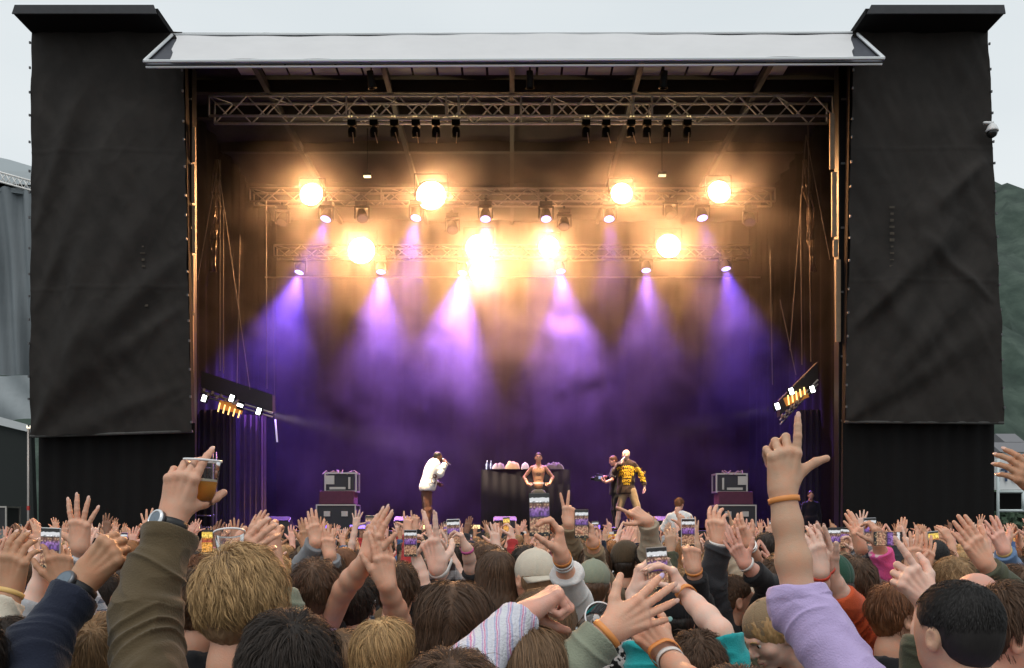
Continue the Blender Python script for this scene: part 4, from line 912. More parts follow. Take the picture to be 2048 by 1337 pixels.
def add_mesh(name, vf, m, parent, origin):
    v, f = vf; return link_mesh(name, v-np.asarray(origin, dtype=np.float32), f, m, parent, smooth=True)
def cuffring(a, axis, r, w_, mt, name, parent, O, thick=.003):
    m = MB(); m.lathe([(r, -w_/2), (r+thick, -w_/2), (r+thick, w_/2), (r, w_/2)], c=Vector(a)-Vector(O), M=rot_to(axis), n=20); return m.build(name, mt, parent, True)
def conform_band(bv_, p, ax, w_, mt, name, parent, O, thick=.0028, lift=.0006):
    ax = unit(ax); Mx = np.array(rot_to(ax)); q = (bv_-p)@Mx; m_ = (np.abs(q[:, 2]) < .009) & (np.hypot(q[:, 0], q[:, 1]) < .058); q = q[m_]; nb = 32
    if len(q) < 12: rad = np.full(nb, .03)
    else:
        a = np.arctan2(q[:, 1], q[:, 0]); b = ((a+math.pi)/(2*math.pi)*nb).astype(int) % nb; rad = np.zeros(nb); np.maximum.at(rad, b, np.hypot(q[:, 0], q[:, 1])); ok = rad > 0
        idx = np.arange(nb); rad = np.interp(idx, idx[ok], rad[ok], period=nb); rad = np.maximum(rad, (np.roll(rad, 1)+np.roll(rad, -1))/2)
    th = (np.arange(nb)+.5)/nb*2*math.pi-math.pi; vs = []; fs = []
    for (dr, z_) in ((lift, -w_/2), (lift+thick, -w_/2*.9), (lift+thick, w_/2*.9), (lift, w_/2)):
        for k in range(nb): vs.append(Mx@vec((rad[k]+dr)*math.cos(th[k]), (rad[k]+dr)*math.sin(th[k]), z_)+p-O)
    for j in range(3):
        for k in range(nb): fs.append((j*nb+k, j*nb+(k+1) % nb, (j+1)*nb+(k+1) % nb, (j+1)*nb+k))
    o = link_mesh(name, vs, fs, mt, parent, smooth=True)
    def radius(dirn):
        l = dirn@Mx; k = int((math.atan2(l[1], l[0])+math.pi)/(2*math.pi)*nb) % nb; return rad[k]
    return o, radius
def person(C, yaw=0, head_yaw=None, pitch=0, roll=0, hair='short', hairc='brown', top='jacket', topc='black', skinc='fair', pants='charcoal', arms=(), sc=1.0, hb=.006, hh=.004, ha=.003, hc=.006, nstr=0, sw=.0022, bulk=1.0, fold=.006, face=False, label=None, cat='person', group=None, part=False, crown=(.03, -.42, .9), curl=.25, shorts=False, capc='white', bare=False, seed=1, strap=None, cap_back=False, stance=None, lean=None, bp=0, hairc2=None, hem=0, hsc=1.0):
    C = np.asarray(C, float); Mb = frame(yaw, bp); Mh = frame(yaw if head_yaw is None else head_yaw, pitch, roll); rng = np.random.default_rng(seed)
    if bp and lean is not None: q_ = C+Mb@vec(0, -.03, -(C[2]-lean[2]-.92)); O = vec(q_[0], q_[1], lean[2])
    else: O = vec(C[0], C[1], 0) if lean is None else vec(C[0]+lean[0], C[1]+lean[1], lean[2])
    fl = O[2]
    root = empty('person', tuple(O), 0, label, cat, group)
    B = C if lean is None else C                     # head centre drives the torso
    f = lambda x, y, z: B+Mb@(vec(x, y, z)*sc)
    zb = fl+.90*sc
    zt = min(C[2]-.62, zb) if C[2]-fl < 1.5 else zb
    armsP = {}
    for a in arms: armsP[a['s']] = a
    parts = [polygonize(head_prims(C, Mh, face, sc*hsc, True), hh, 1)]
    core = [chain([f(-.14, -.03, -.262), f(0, -.04, -.22), f(.14, -.03, -.262)], [.045*sc, .05*sc, .045*sc], k=.04, ki=.03)]
    if bare: core += [ell(f(0, -.03, -.36), np.array([.165, .10, .15])*sc, Mb, .05), ell(f(0, -.03, -.52), np.array([.135, .090, .20])*sc, Mb, .09), ell(f(0, -.03, -.70), np.array([.125, .085, .12])*sc, Mb, .04), ell(f(-.07, .05, -.35), np.array([.080, .040, .075])*sc, Mb, .06), ell(f(.07, .05, -.35), np.array([.080, .040, .075])*sc, Mb, .06)]
    else: core += [ell(f(0, -.03, -.45), np.array([.14, .075, .2])*sc, Mb, .04)]
    if shorts or bare:
        pass
    parts.append(polygonize(core, .008, 1)); sleeves = []; wears = []
    for s in ('L', 'R'):
        sg = -1 if s == 'L' else 1; sh = f(sg*.172, -.03, -.262); a = armsP.get(s)
        if a is None: a = dict(s=s, e=f(sg*.23, -.05, -.56), w=f(sg*.22, .04, -.80), tip=f(sg*.2, .07, -.98), n=Mb@vec(-sg, 0, 0), pose='relax', sl=1.95)
        e, w_ = np.asarray(a['e'], float), np.asarray(a['w'], float); hd = unit(np.asarray(a['tip'], float)-w_); hs = a.get('hs', 1.0)*sc
        ab = a.get('ab', 1.0)*sc; ar = chain([sh, sh*.5+e*.5, e, e*.62+w_*.38, e*.3+w_*.7, w_], [.047*ab, .043*ab, .037*ab, .038*ab, .031*ab, .0255*ab], k=.02, ki=.02)
        palm = np.asarray(a['n'], float); dn = unit(palm-hd*np.dot(palm, hd))
        wr = chain([e*.25+w_*.75, w_, w_+hd*.02*hs], [.028*ab, .0240*ab, .0245*hs], k=.02, ki=.02, flat=dn, q=1.12)
        parts.append(polygonize([ar, wr]+hand_prims(w_, hd, palm, s, a['pose'], hs, ha < .005), a.get('h', ha), 1))
        sl = a.get('sl', 1.95)
        if sl > 0 and not bare:
            if sl >= 1: pts = [sh, e, e+(w_-e)*(sl-1)]
            else: pts = [sh, sh+(e-sh)*sl]
            br = a.get('br', bulk); rs = [.066*br*sc, .060*br*sc, .046*br*sc][:len(pts)]
            if len(pts) == 2: rs[1] = .062*br*sc
            end = pts[-1]; ax = unit(pts[-1]-pts[-2]); inner = max(.02, rs[-1]-.006)
            g = [chain([V for V in pts]+[end+ax*.06], rs+[rs[-1]*1.02], k=.05, ki=.03), cut(end, ax), chain([end-ax*.035, end+ax*.04], [inner, inner], k=.002)]
            g[2]['neg'] = True
            if sl >= 1.6 and a.get('cuff', True): g.insert(1, chain([end-ax*.045, end], [rs[-1]*.98, rs[-1]*.95], k=.006))
            v, q = polygonize([g[0]]+[x for x in g[1:] if x['t'] != 'x' and not x.get('neg')]+[g_ for g_ in g if g_['t'] == 'x'], a.get('hc', hc), 1)
            v = folds(v, q, list(zip(pts[:-1], pts[1:])), fold*a.get('fold', 1), seed=seed+sg+3)
            sleeves.append((v, q))
        wears.append((a, sh, e, w_, hd, dn))
    bj = join(parts); bodyV = bj[0].astype(np.float64); body = add_mesh('body', bj, skin(skinc), root, O)
    if not bare:
        tv = polygonize(torso_prims(C, Mb, top, sc, bulk, (zt if C[2]-fl < 1.5 else zb)+hem), hb*1.4, 1); tv = (cloth_noise(tv[0], tv[1], fold*1.3, seed), tv[1])
        nm = {'hoodie': 'hoodie', 'jacket': 'jacket', 'shirt': 'shirt', 'fluffy': 'fluffy_coat', 'sweater': 'sweater', 'tee': 'shirt'}[top]
        add_mesh(nm, join([tv]+sleeves), cloth(topc), root, O)
    # trousers and shoes
    hz = zt+.05; hips = vec(C[0], C[1], 0)+Mb@vec(0, -.03, 0) if lean is None else O+Mb@vec(0, 0, 0)
    tp = []; kz = fl+(hz-fl)*.54; st = stance or .10
    sho = []
    for sg in (-1, 1):
        hp = vec(hips[0], hips[1], 0)+Mb@vec(sg*.085, 0, 0); kn = vec(hips[0], hips[1], 0)+Mb@vec(sg*(st*.6+.04), .03, 0); an = vec(hips[0], hips[1], 0)+Mb@vec(sg*st, -.02, 0)
        hp[2] = hz; kn[2] = kz; an[2] = fl+.07
        if shorts:
            tp.append(chain([hp, kn+vec(0, 0, .03)], [.105*sc, .088*sc], k=.05)); sho.append((hp, kn, an))
        else: tb = sc*(1+.4*max(0, bulk-1.1)); tp.append(chain([hp, kn, an], [.098*tb, .074*tb, .058*tb], k=.05, ki=.03))
        sm = ell(vec(an[0], an[1], fl+.045)+Mb@vec(0, .06, 0), (.048, .135, .042), Mb, .01)
        add_mesh('shoe', polygonize([sm, cut((0, 0, fl+.006), (0, 0, -1))], .012, 1), mat('shoe_dark', (.03, .03, .03), .6) if seed % 3 else mat('shoe_white', (.6, .6, .58), .6), root, O)
    tp.append(ell(vec(hips[0], hips[1], hz), np.array([.172, .115, .12])*sc, Mb, .04))
    tv = polygonize(tp, .012, 1); add_mesh('trousers' if not shorts else 'shorts', (cloth_noise(tv[0], tv[1], .008, seed+1), tv[1]), cloth(pants), root, O)
    if shorts:
        lv = polygonize([chain([hp, kn, kn*.5+an*.5+Mb@vec(0, -.012, 0), an], [.075*sc, .056*sc, .058*sc, .038*sc], k=.01, ki=.03) for hp, kn, an in sho], .007, 1)
        body_me = body.data; vv, ff = join([(np.array([q.co for q in body_me.vertices], dtype=np.float32), np.array([list(p.vertices) for p in body_me.polygons])), (lv[0]-O.astype(np.float32), lv[1])])
        nb = link_mesh('body', vv, ff, skin(skinc), root, smooth=True); bpy.data.objects.remove(body); nb.name = 'body'; body = nb
    # hair and headwear
    hp_ = hair_prims(C, Mh, {'cap': 'cap', 'beanie': 'beanie', 'cap_long': 'long'}.get(hair, hair), sc*hsc); hh_ = []
    if hp_:
        v, q = polygonize(hp_, max(hh, .004), 1); N = vnormals(v, q); loc = (v-C)@Mh
        d = vnoise(loc*vec(60, 60, 16), 3)*.5+vnoise(loc*vec(140, 140, 30), 4)*.5; v = v+N*((d-.5)*(.010 if hair != 'crop' else .002))[:, None]; hh_.append((v.astype(np.float32), q))
        nsh = len(hh_[0][1])
        if nstr and hair in ('short', 'crop', 'mop', 'long'): hh_.append(strands(C, Mh, hair, nstr, rng, sc, sw, crown, curl, part, lift={'short': .020, 'crop': .004, 'mop': .016, 'long': .010}[hair]))
        hmt = hairm(hairc) if nstr else hairfar(hairc)
        ho = add_mesh('hair', join(hh_), hmt, root, O)
        if hairc2: ho.data.materials.append(hairfar(hairc2)); ho.data.polygons.foreach_set('material_index', [1]*nsh+[0]*(len(ho.data.polygons)-nsh))
    if hair in ('cap', 'cap_long', 'beanie'):
        g = lambda x, y, z: C+Mh@(vec(x, y, z)*sc)
        e_ = lambda c, r, k=.01, neg=False: ell(g(*c), np.array(r)*sc, Mh, k*sc, neg)
        if hair == 'beanie':
            v, q = polygonize([e_((0, -.012, .028), (.086, .102, .100)), chain([g(-.07, .05, .0), g(0, .09, .01), g(.07, .05, .0)], [.012]*3, k=.02), cut(g(0, -.02, -.012), -(Mh@vec(0, .12, 1)))], hh, 1)
            loc = (v-C)@Mh; an = np.arctan2(loc[:, 0], loc[:, 1]); v = v+vnormals(v, q)*(np.sin(an*46)*.0012)[:, None]
            add_mesh('beanie', (v.astype(np.float32), q), cloth(capc), root, O)
        else:
            v, q = polygonize([e_((0, -.010, .026), (.083, .101, .092)), cut(g(0, -.02, -.005), -(Mh@vec(0, .10, 1)))], hh, 1)
            loc = (v-C)@Mh; an = np.arctan2(loc[:, 0], loc[:, 1]+.01)
            seam = np.exp(-((((an/(math.pi/3)) % 1)-.5)*((1)*22))**2*.9) if True else 0
            v = v-vnormals(v, q)*(seam*.0025*(loc[:, 2] < .112))[:, None]
            cp = add_mesh('cap', (v.astype(np.float32), q), cloth(capc), root, O)
            m = MB(); m.lathe([(.001, .004), (.007, .002), (.009, -.002)], c=Vector(g(0, -.010, .119))-Vector(O), M=Matrix(Mh.tolist()), n=10); m.build('button', cloth(capc), cp, True)
            sgn = -1 if cap_back else 1
            bv = []; bf = []; nx, ny = 16, 5
            for j in range(ny+1):
                for i in range(nx+1):
                    u = i/nx*2-1; t = j/ny; x = u*.078*(1-.10*t*t); y = sgn*(math.sqrt(max(0, 1-(u*.93)**2))*.088+t*.070*math.sqrt(max(0.02, 1-u*u*.85))); z_ = .004-.012*t-.018*u*u*(.5+t*.5)
                    bv.append(g(x, y-.01, z_)-O)
            for j in range(ny):
                for i in range(nx): bf.append((j*(nx+1)+i, j*(nx+1)+i+1, (j+1)*(nx+1)+i+1, (j+1)*(nx+1)+i))
            bo = link_mesh('brim', bv, bf, cloth(capc), cp, smooth=True); sm = bo.modifiers.new('s', 'SOLIDIFY'); sm.thickness = .004
    if face:
        g = lambda x, y, z: Vector(C+Mh@(vec(x, y, z)*sc*hsc))-Vector(O); Mm = Matrix(Mh.tolist())
        for s in (-1, 1):
            m = MB(); m.lathe([(.0125*math.sin(a*math.pi/8), .0125*math.cos(a*math.pi/8)) for a in range(9)], c=g(s*.031, .0745, -.010), M=Mm, n=14); eo = m.build('eye', mat('eye_white', (.7, .67, .63), .25), root, True)
            m = MB(); m.lathe([(.0012, .0130), (.0066, .0115), (.0072, .0104)], c=g(s*.031, .0745, -.010), M=Mm@Matrix.Rotation(R(-90), 3, 'X'), n=12); m.build('iris', mat('iris_dark', (.03, .025, .02), .15), eo, True)
            m = MB(); m.path([g(s*.017, .099, .010), g(s*.030, .097, .015), g(s*.045, .087, .009)], .0035, 6); m.build('eyebrow', hairfar(hairc if hair != 'none' else 'brown'), root, True)
        m = MB(); m.path([g(-.019, .0885, -.077), g(-.008, .0965, -.0775), g(.008, .0965, -.0775), g(.019, .0885, -.077)], .0028, 6); m.build('lips', mat('lip_pink', (.45, .16, .13), .4), root, True)
    for a, sh, e, w_, hd, dn in wears:
        for k, kind in enumerate(a.get('wear', ())):
            ax = unit(w_-e); p = w_-ax*(a.get('wo', .008)+.015*k); rr = .0285*sc
            if kind == 'watch':
                o, rf = conform_band(bodyV, p, ax, .023, mat('strap_black', (.012, .012, .013), .5), 'watch_strap', root, O, .004)
                side_ = -dn; q = p+side_*rf(side_)
                if a.get('wdir') is not None: side_ = unit(a['wdir']); side_ = unit(side_-ax*np.dot(side_, ax)); q = p+side_*(rf(side_)+.003)
                m = MB(); m.lathe([(.001, .009), (.022, .009), (.0245, .006), (.0245, -.003), (.001, -.003)], c=Vector(q)-Vector(O), M=rot_to(side_), n=24); wo = m.build('watch_case', mat('watch_case_grey', (.10, .10, .11), .3, .5), root, True)
                m = MB(); m.lathe([(.001, .0098), (.0185, .0098)], c=Vector(q)-Vector(O), M=rot_to(side_), n=24); m.build('watch_face', mat('watch_glass', (.10, .14, .18), .08, spec=.9), wo)
                if a.get('silver'): m = MB(); m.lathe([(.0185, .0094), (.0195, .0112), (.0235, .0108), (.0252, .006)], c=Vector(q)-Vector(O), M=rot_to(side_), n=24); m.build('bezel', mat('silver_bezel', (.75, .76, .78), .25, .6), wo, True)
            elif kind == 'bracelet':
                o = conform_band(bodyV, p, ax, .006, mat('silver_chain', (.7, .68, .66), .3, .8), 'bracelet', root, O, .004, .002)
            else:
                colr = {'orange': (.75, .28, .07), 'white': (.75, .72, .68), 'red': (.6, .06, .03), 'pink': (.6, .1, .3), 'black': (.02, .02, .02), 'gold': (.7, .45, .15)}[kind]
                conform_band(bodyV, p, ax, .014, mat('band_'+kind, colr, .5), 'wristband', root, O, .0025, .001)
    if strap: pass
    for a, sh, e, w_, hd, dn in wears:
        if a.get('nails'):
            cur_, spr_, th_ = POSES[a['pose']]; s_ = np.cross(unit(hd), dn)*(1 if a['s'] == 'R' else -1); hs = a.get('hs', 1.0)*sc
            mcp = [(.093, .029), (.096, .009), (.091, -.011), (.082, -.029)]; L = [(.042, .026, .022), (.047, .030, .023), (.043, .028, .023), (.033, .021, .020)]
            for i in range(4):
                p = w_+(hd*mcp[i][0]+s_*mcp[i][1])*hs; aa = R(spr_[i]); dd = hd*math.cos(aa)+s_*math.sin(aa); ang = 0
                for j in range(3):
                    ang += R(cur_[i][j]); dj = dd*math.cos(ang)+dn*math.sin(ang); p = p+dj*L[i][j]*hs
                nj = -(dn*math.cos(ang)-dd*math.sin(ang)); c_ = p+nj*.0052*hs+dj*.003
                Mx = np.stack([np.cross(dj, nj), dj, nj], 1)
                add_mesh('fingernail', polygonize([ell(c_, np.array([.0062, .0105, .0022])*hs, Mx, .001)], .0013, 0), (lambda q: mat('nail_'+q, {'teal': (.30, .55, .50), 'natural': (.68, .41, .32), 'lilac': (.62, .48, .72)}[q], .2))(a['nails'] if a['nails'] != 'teal' or i == 3 else 'lilac' if i == 0 else 'natural'), root, O)
    return root
# ---- phones and cups
def screen_mat(i):
    nm = 'phone_screen_%d' % i
    if nm in MATS: return MATS[nm]
    rg = random.Random(i+40); m = bpy.data.materials.new(nm); m.use_nodes = True; n = m.node_tree.nodes; L = m.node_tree.links; b = n['Principled BSDF']; b.inputs['Roughness'].default_value = .15
    t = n.new('ShaderNodeTexCoord'); sp = n.new('ShaderNodeSeparateXYZ'); L.new(t.outputs['Generated'], sp.inputs[0])
    nz_ = n.new('ShaderNodeTexNoise'); nz_.inputs['Scale'].default_value = 5; L.new(t.outputs['Generated'], nz_.inputs['Vector'])
    ad = n.new('ShaderNodeMath'); ad.operation = 'MULTIPLY_ADD'; ad.inputs[1].default_value = .06; L.new(nz_.outputs['Fac'], ad.inputs[0]); L.new(sp.outputs['Z'], ad.inputs[2])
    r = n.new('ShaderNodeValToRGB'); e = r.color_ramp.elements; top = (.75, .76, .78)
    st_ = [(0, (.01, .01, .01)), (.10, (.01, .01, .012)), (.12, (.34, .17, .10)), (.42, (.30, .14, .09)), (.47, (.03, .015, .03)), (.54, (.12, .05, .24)), (.66, (.30, .15, .42)), (.74, (.18, .08, .06)), (.82, (.06, .03, .02)), (.845, top), (.93, top), (.94, (.01, .01, .01))]
    if i % 3 == 1: st_ = [(0, (.02, .02, .02)), (.10, (.7, .30, .04)), (.45, (.8, .35, .04)), (.52, (.30, .03, .04)), (.66, (.6, .2, .03)), (.70, (.95, .65, .12)), (.92, (.9, .6, .1)), (.95, (.02, .02, .02))]
    if i % 3 == 2: st_ = [(0, (.01, .01, .01)), (.12, (.4, .2, .14)), (.40, (.22, .12, .10)), (.46, (.06, .02, .12)), (.7, (.30, .13, .38)), (.78, (.6, .35, .2)), (.93, (.10, .05, .04)), (.95, (.01, .01, .01))]
    while len(e) < len(st_): e.new(.5)
    for k, (p, c) in enumerate(st_): e[k].position = p; e[k].color = (*c, 1)
    L.new(ad.outputs[0], r.inputs[0])
    vo = n.new('ShaderNodeTexVoronoi'); vo.voronoi_dimensions = '2D'; vo.inputs['Scale'].default_value = 6; cx_ = n.new('ShaderNodeCombineXYZ'); m2z = n.new('ShaderNodeMath'); m2z.operation = 'MULTIPLY'; m2z.inputs[1].default_value = 2.0; L.new(sp.outputs['X'], cx_.inputs[0]); L.new(sp.outputs['Z'], m2z.inputs[0]); L.new(m2z.outputs[0], cx_.inputs[1]); mpv = n.new('ShaderNodeMapping'); mpv.inputs['Scale'].default_value = (1, .0, 1.6); L.new(t.outputs['Generated'], mpv.inputs[0]); L.new(cx_.outputs[0], vo.inputs['Vector'])
    vr = n.new('ShaderNodeMapRange'); vr.inputs[1].default_value = 0; vr.inputs[2].default_value = .35; vr.inputs[3].default_value = 1; vr.inputs[4].default_value = 0; L.new(vo.outputs['Distance'], vr.inputs[0])
    zr = n.new('ShaderNodeValToRGB'); ez = zr.color_ramp.elements; ez[0].position = .41; ez[0].color = (.6, .6, .6, 1); ez[1].position = .44; ez[1].color = (0, 0, 0, 1); a2 = ez.new(.66); a2.color = (0, 0, 0, 1); a3 = ez.new(.70); a3.color = (1, 1, 1, 1); a4 = ez.new(.78); a4.color = (0, 0, 0, 1); L.new(sp.outputs['Z'], zr.inputs[0])
    mu = n.new('ShaderNodeMath'); mu.operation = 'MULTIPLY'; L.new(vr.outputs[0], mu.inputs[0]); L.new(zr.outputs[0], mu.inputs[1])
    nf = n.new('ShaderNodeTexNoise'); nf.inputs['Scale'].default_value = 7; nf.inputs['Detail'].default_value = 3; L.new(mpv.outputs[0], nf.inputs['Vector']); nr = n.new('ShaderNodeMapRange'); nr.inputs[1].default_value = .35; nr.inputs[2].default_value = .65; nr.inputs[3].default_value = .25; nr.inputs[4].default_value = 1.7; L.new(nf.outputs['Fac'], nr.inputs[0])
    gt = n.new('ShaderNodeMath'); gt.operation = 'GREATER_THAN'; gt.inputs[1].default_value = .83; L.new(sp.outputs['Z'], gt.inputs[0]); mxv = n.new('ShaderNodeMix'); mxv.inputs[3].default_value = 1; L.new(gt.outputs[0], mxv.inputs[0]); L.new(nr.outputs[0], mxv.inputs[2])
    vm_ = n.new('ShaderNodeVectorMath'); vm_.operation = 'SCALE'; L.new(r.outputs[0], vm_.inputs[0]); L.new(mxv.outputs[0], vm_.inputs['Scale'])
    mx_ = n.new('ShaderNodeMixRGB'); mx_.inputs[2].default_value = (1, .72, .40, 1); L.new(mu.outputs[0], mx_.inputs[0]); L.new(vm_.outputs[0], mx_.inputs[1])
    L.new(mx_.outputs[0], b.inputs['Emission Color']); b.inputs['Emission Strength'].default_value = .9; b.inputs['Base Color'].default_value = (.02, .02, .02, 1)
    MATS[nm] = m; return m
def phone(p, size, tilt=0, yaw=0, scr=0, casec=(.015, .015, .017), label='', group='phones held up by the crowd', back=False, lean=0, land=False):
    """p centre of the phone; the screen faces the camera side"""
    w_, h_, d_ = size, size*2.06, .0085
    t = empty('phone', tuple(p), 0, label, 'phone', group); t.rotation_euler = (R(lean), R(tilt+(90 if land else 0)), R(yaw))
    m = MB(); m.box((0, 0, 0), (w_, d_, h_)); bd = m.build('phone_body', mat('phone_case_%d' % int(casec[0]*100), casec, .35, .2), t, bevel=.0035)
    if not back:
        m = MB(); m.box((0, -d_/2-.0006, 0), (w_*.93, .001, h_*.96)); m.build('screen', screen_mat(scr), t)
        m = MB(); m.lathe([(.001, 0), (.0016, 0)], c=(0, -d_/2-.0016, h_*.452), M=Matrix.Rotation(R(90), 3, 'X'), n=8); m.build('front_camera', mat('lens_black', (.005, .005, .005), .1), t)
    else:
        m = MB(); m.box((-w_*.22, -d_/2-.001, h_*.36), (w_*.38, .002, w_*.38)); m.build('camera_bump', mat('lens_black', (.005, .005, .005), .1), t, bevel=.001)
    return t
def beer_mat():
    if 'beer_amber' in MATS: return MATS['beer_amber']
    m = bpy.data.materials.new('beer_amber'); m.use_nodes = True; n = m.node_tree.nodes; L = m.node_tree.links; n.clear(); o_ = n.new('ShaderNodeOutputMaterial'); a = n.new('ShaderNodeBsdfTranslucent'); b = n.new('ShaderNodeBsdfTransparent'); a.inputs[0].default_value = (1, .60, .08, 1); b.inputs[0].default_value = (.95, .62, .14, 1); ms = n.new('ShaderNodeMixShader'); ms.inputs[0].default_value = .15
    d = n.new('ShaderNodeBsdfDiffuse'); d.inputs[0].default_value = (.95, .50, .05, 1); m2 = n.new('ShaderNodeMixShader'); m2.inputs[0].default_value = .5; L.new(a.outputs[0], m2.inputs[1]); L.new(d.outputs[0], m2.inputs[2]); L.new(m2.outputs[0], ms.inputs[1]); L.new(b.outputs[0], ms.inputs[2]); L.new(ms.outputs[0], o_.inputs[0]); MATS['beer_amber'] = m; return m
def cup(p, M, label, beer=True, sc=1.0):
    t = empty('plastic_cup', tuple(p), 0, label, 'cup'); M = Matrix(M); t.rotation_euler = M.to_euler()
    r1, r0, h = .046*sc, .033*sc, .118*sc
    g = bpy.data.materials.get('clear_plastic')
    if g is None:
        g = bpy.data.materials.new('clear_plastic'); g.use_nodes = True; n = g.node_tree.nodes; L = g.node_tree.links; n.clear(); o_ = n.new('ShaderNodeOutputMaterial'); tr = n.new('ShaderNodeBsdfTransparent'); gl = n.new('ShaderNodeBsdfGlossy'); gl.inputs['Roughness'].default_value = .08; ms = n.new('ShaderNodeMixShader'); lw = n.new('ShaderNodeLayerWeight'); lw.inputs[0].default_value = .22
        df = n.new('ShaderNodeBsdfDiffuse'); df.inputs[0].default_value = (.7, .7, .7, 1); ms2 = n.new('ShaderNodeMixShader'); ms2.inputs[0].default_value = .04; tr.inputs[0].default_value = (.98, .98, .98, 1)
        L.new(lw.outputs['Fresnel'], ms.inputs[0]); L.new(tr.outputs[0], ms2.inputs[1]); L.new(df.outputs[0], ms2.inputs[2]); L.new(ms2.outputs[0], ms.inputs[1]); L.new(gl.outputs[0], ms.inputs[2]); L.new(ms.outputs[0], o_.inputs[0])
    m = MB(); m.lathe([(.001, 0), (r0, 0), (r0+(r1-r0)*.5, h*.5), (r0+(r1-r0)*.52, h*.51), (r1, h)], n=32); m.build('cup_wall', g, t, True)
    m = MB(); m.lathe([(r1, h), (r1+.0028, h+.001), (r1+.0028, h-.004), (r1, h-.004)], n=32); m.build('rim', mat('rim_white', (.8, .8, .8), .3), t, True)
    if beer:
        k = .52; m = MB(); m.lathe([(.001, .002), (r0-.001, .002), (r0+(r1-r0)*k-.001, h*k), (.001, h*k)], n=28); m.build('beer', beer_mat(), t, True)
        m = MB(); m.lathe([(.001, h*k+.008), (r0+(r1-r0)*k-.0012, h*k+.006), (r0+(r1-r0)*k-.0012, h*k+.0003)], n=28); m.build('foam', mat('foam', (.8, .72, .55), .9), t, True)
    return t
def PV(px, py, Y): return np.array(P(px, py, Y), dtype=np.float64)
# ================================================================== people on the stage
DZL = DZ
def perf(px, top, Y, lean=(0, 0), **k):
    C = PV(px, top+.10*F/Y, Y); return C
def mic(p, d, label):
    t = empty('microphone', tuple(p), 0, label, 'microphone', 'microphones on stage'); Mx = rot_to(d)
    m = MB(); m.lathe([(.001, -.20), (.011, -.20), (.013, -.05), (.018, -.01)], M=Mx, n=12); m.build('mic_handle', mat('mic_body', (.5, .45, .4), .3, .6), t, True)
    m = MB(); m.lathe([(.018, -.01), (.026, .01), (.026, .03), (.018, .05), (.001, .056)], M=Mx, n=12); m.build('mic_head', mat('mic_grille', (.3, .28, .25), .4, .8), t, True)
CL['chestnut'] = (.13, .055, .035)
# jacketed singer leaning forward, microphone at the mouth
C = PV(876, 913, 20.6)
person(C, yaw=-72, head_yaw=-78, pitch=-2, bp=-17, hair='crop', hairc='black', top='jacket', topc='white', skinc='dark', pants='chestnut', sc=.98, hb=.009, hh=.004, ha=.004, hc=.008, bulk=1.6, fold=.016, hem=.10, face=True, hsc=1.06, nstr=0, lean=(0, 0, DZ),
  label='heavy-set performer in a white jacket leaning forward with a microphone', arms=[dict(s='R', e=vec(C[0]+.06, C[1]-.20, C[2]-.44), w=vec(C[0]+.20, C[1]-.12, C[2]-.16), tip=vec(C[0]+.14, C[1]-.06, C[2]-.03), n=vec(-.6, .8, 0), pose='fist', sl=1.9, br=1.45),
  dict(s='L', e=vec(C[0]-.20, C[1]+.28, C[2]-.50), w=vec(C[0]-.02, C[1]+.2, C[2]-.66), tip=vec(C[0]+.1, C[1]+.16, C[2]-.72), n=vec(0, -1, 0), pose='relax', sl=1.9, br=1.3)])
def decal(root, obj, C_, name, m_, blobs):
    bv_ = mathutils.bvhtree.BVHTree.FromPolygons([v.co for v in obj.data.vertices], [tuple(p.vertices) for p in obj.data.polygons]); O_ = Vector(root.location); m = MB()
    for (x, z, rx, rz) in blobs:
        ring = []
        for k in range(16):
            a = k*math.pi/8; h = bv_.ray_cast(Vector((C_[0]+x+rx*math.cos(a), C_[1]-1.2, C_[2]+z+rz*math.sin(a)))-O_, Vector((0, 1, 0)))
            if h[0] is not None: ring.append(h[0]+Vector((0, -.006, 0)))
        if len(ring) > 3: m.add(ring, [tuple(range(len(ring)))])
    m.build(name, m_, root)
import mathutils
rw = [o for o in SC.objects if o.get('label', '').startswith('heavy-set')][0]; jk = [c for c in rw.children if c.name.startswith('jacket')][0]
decal(rw, jk, C, 'jacket_print', mat('print_brownish', (.16, .07, .05), .8), [(-.08, -.60, .06, .07), (-.02, -.66, .05, .04), (-.05, -.50, .05, .05)])
decal(rw, jk, C, 'jacket_print', mat('print_bluegrey', (.20, .25, .33), .8), [(-.12, -.70, .07, .035), (-.02, -.74, .06, .03), (-.17, -.55, .03, .015)])
mic(vec(C[0]+.155, C[1]-.09, C[2]-.10), (-.75, .1, .55), 'pale microphone at the mouth of the white-jacketed performer')
# bare-chested singer standing at the table
C2 = PV(1077, 915, 21.3)
CL['darkbrown'] = (.030, .017, .012)
t2 = person(C2, yaw=180, hair='crop', hairc='dark', skinc='lit', pants='charcoal', sc=.97, hb=.008, hh=.004, ha=.004, face=True, hsc=1.16, bare=True, nstr=0, lean=(0, 0, DZ), stance=.13, label='bare-chested tattooed performer with fists on his hips',
  arms=[dict(s='R', e=vec(C2[0]-.36, C2[1]+.02, C2[2]-.50), w=vec(C2[0]-.27, C2[1]-.14, C2[2]-.68), tip=vec(C2[0]-.18, C2[1]-.16, C2[2]-.74), n=vec(.3, .6, .8), pose='fist', sl=0), dict(s='L', e=vec(C2[0]+.36, C2[1]+.02, C2[2]-.50), w=vec(C2[0]+.27, C2[1]-.14, C2[2]-.68), tip=vec(C2[0]+.18, C2[1]-.16, C2[2]-.74), n=vec(-.3, .6, .8), pose='fist', sl=0)])
O2 = Vector(t2.location)
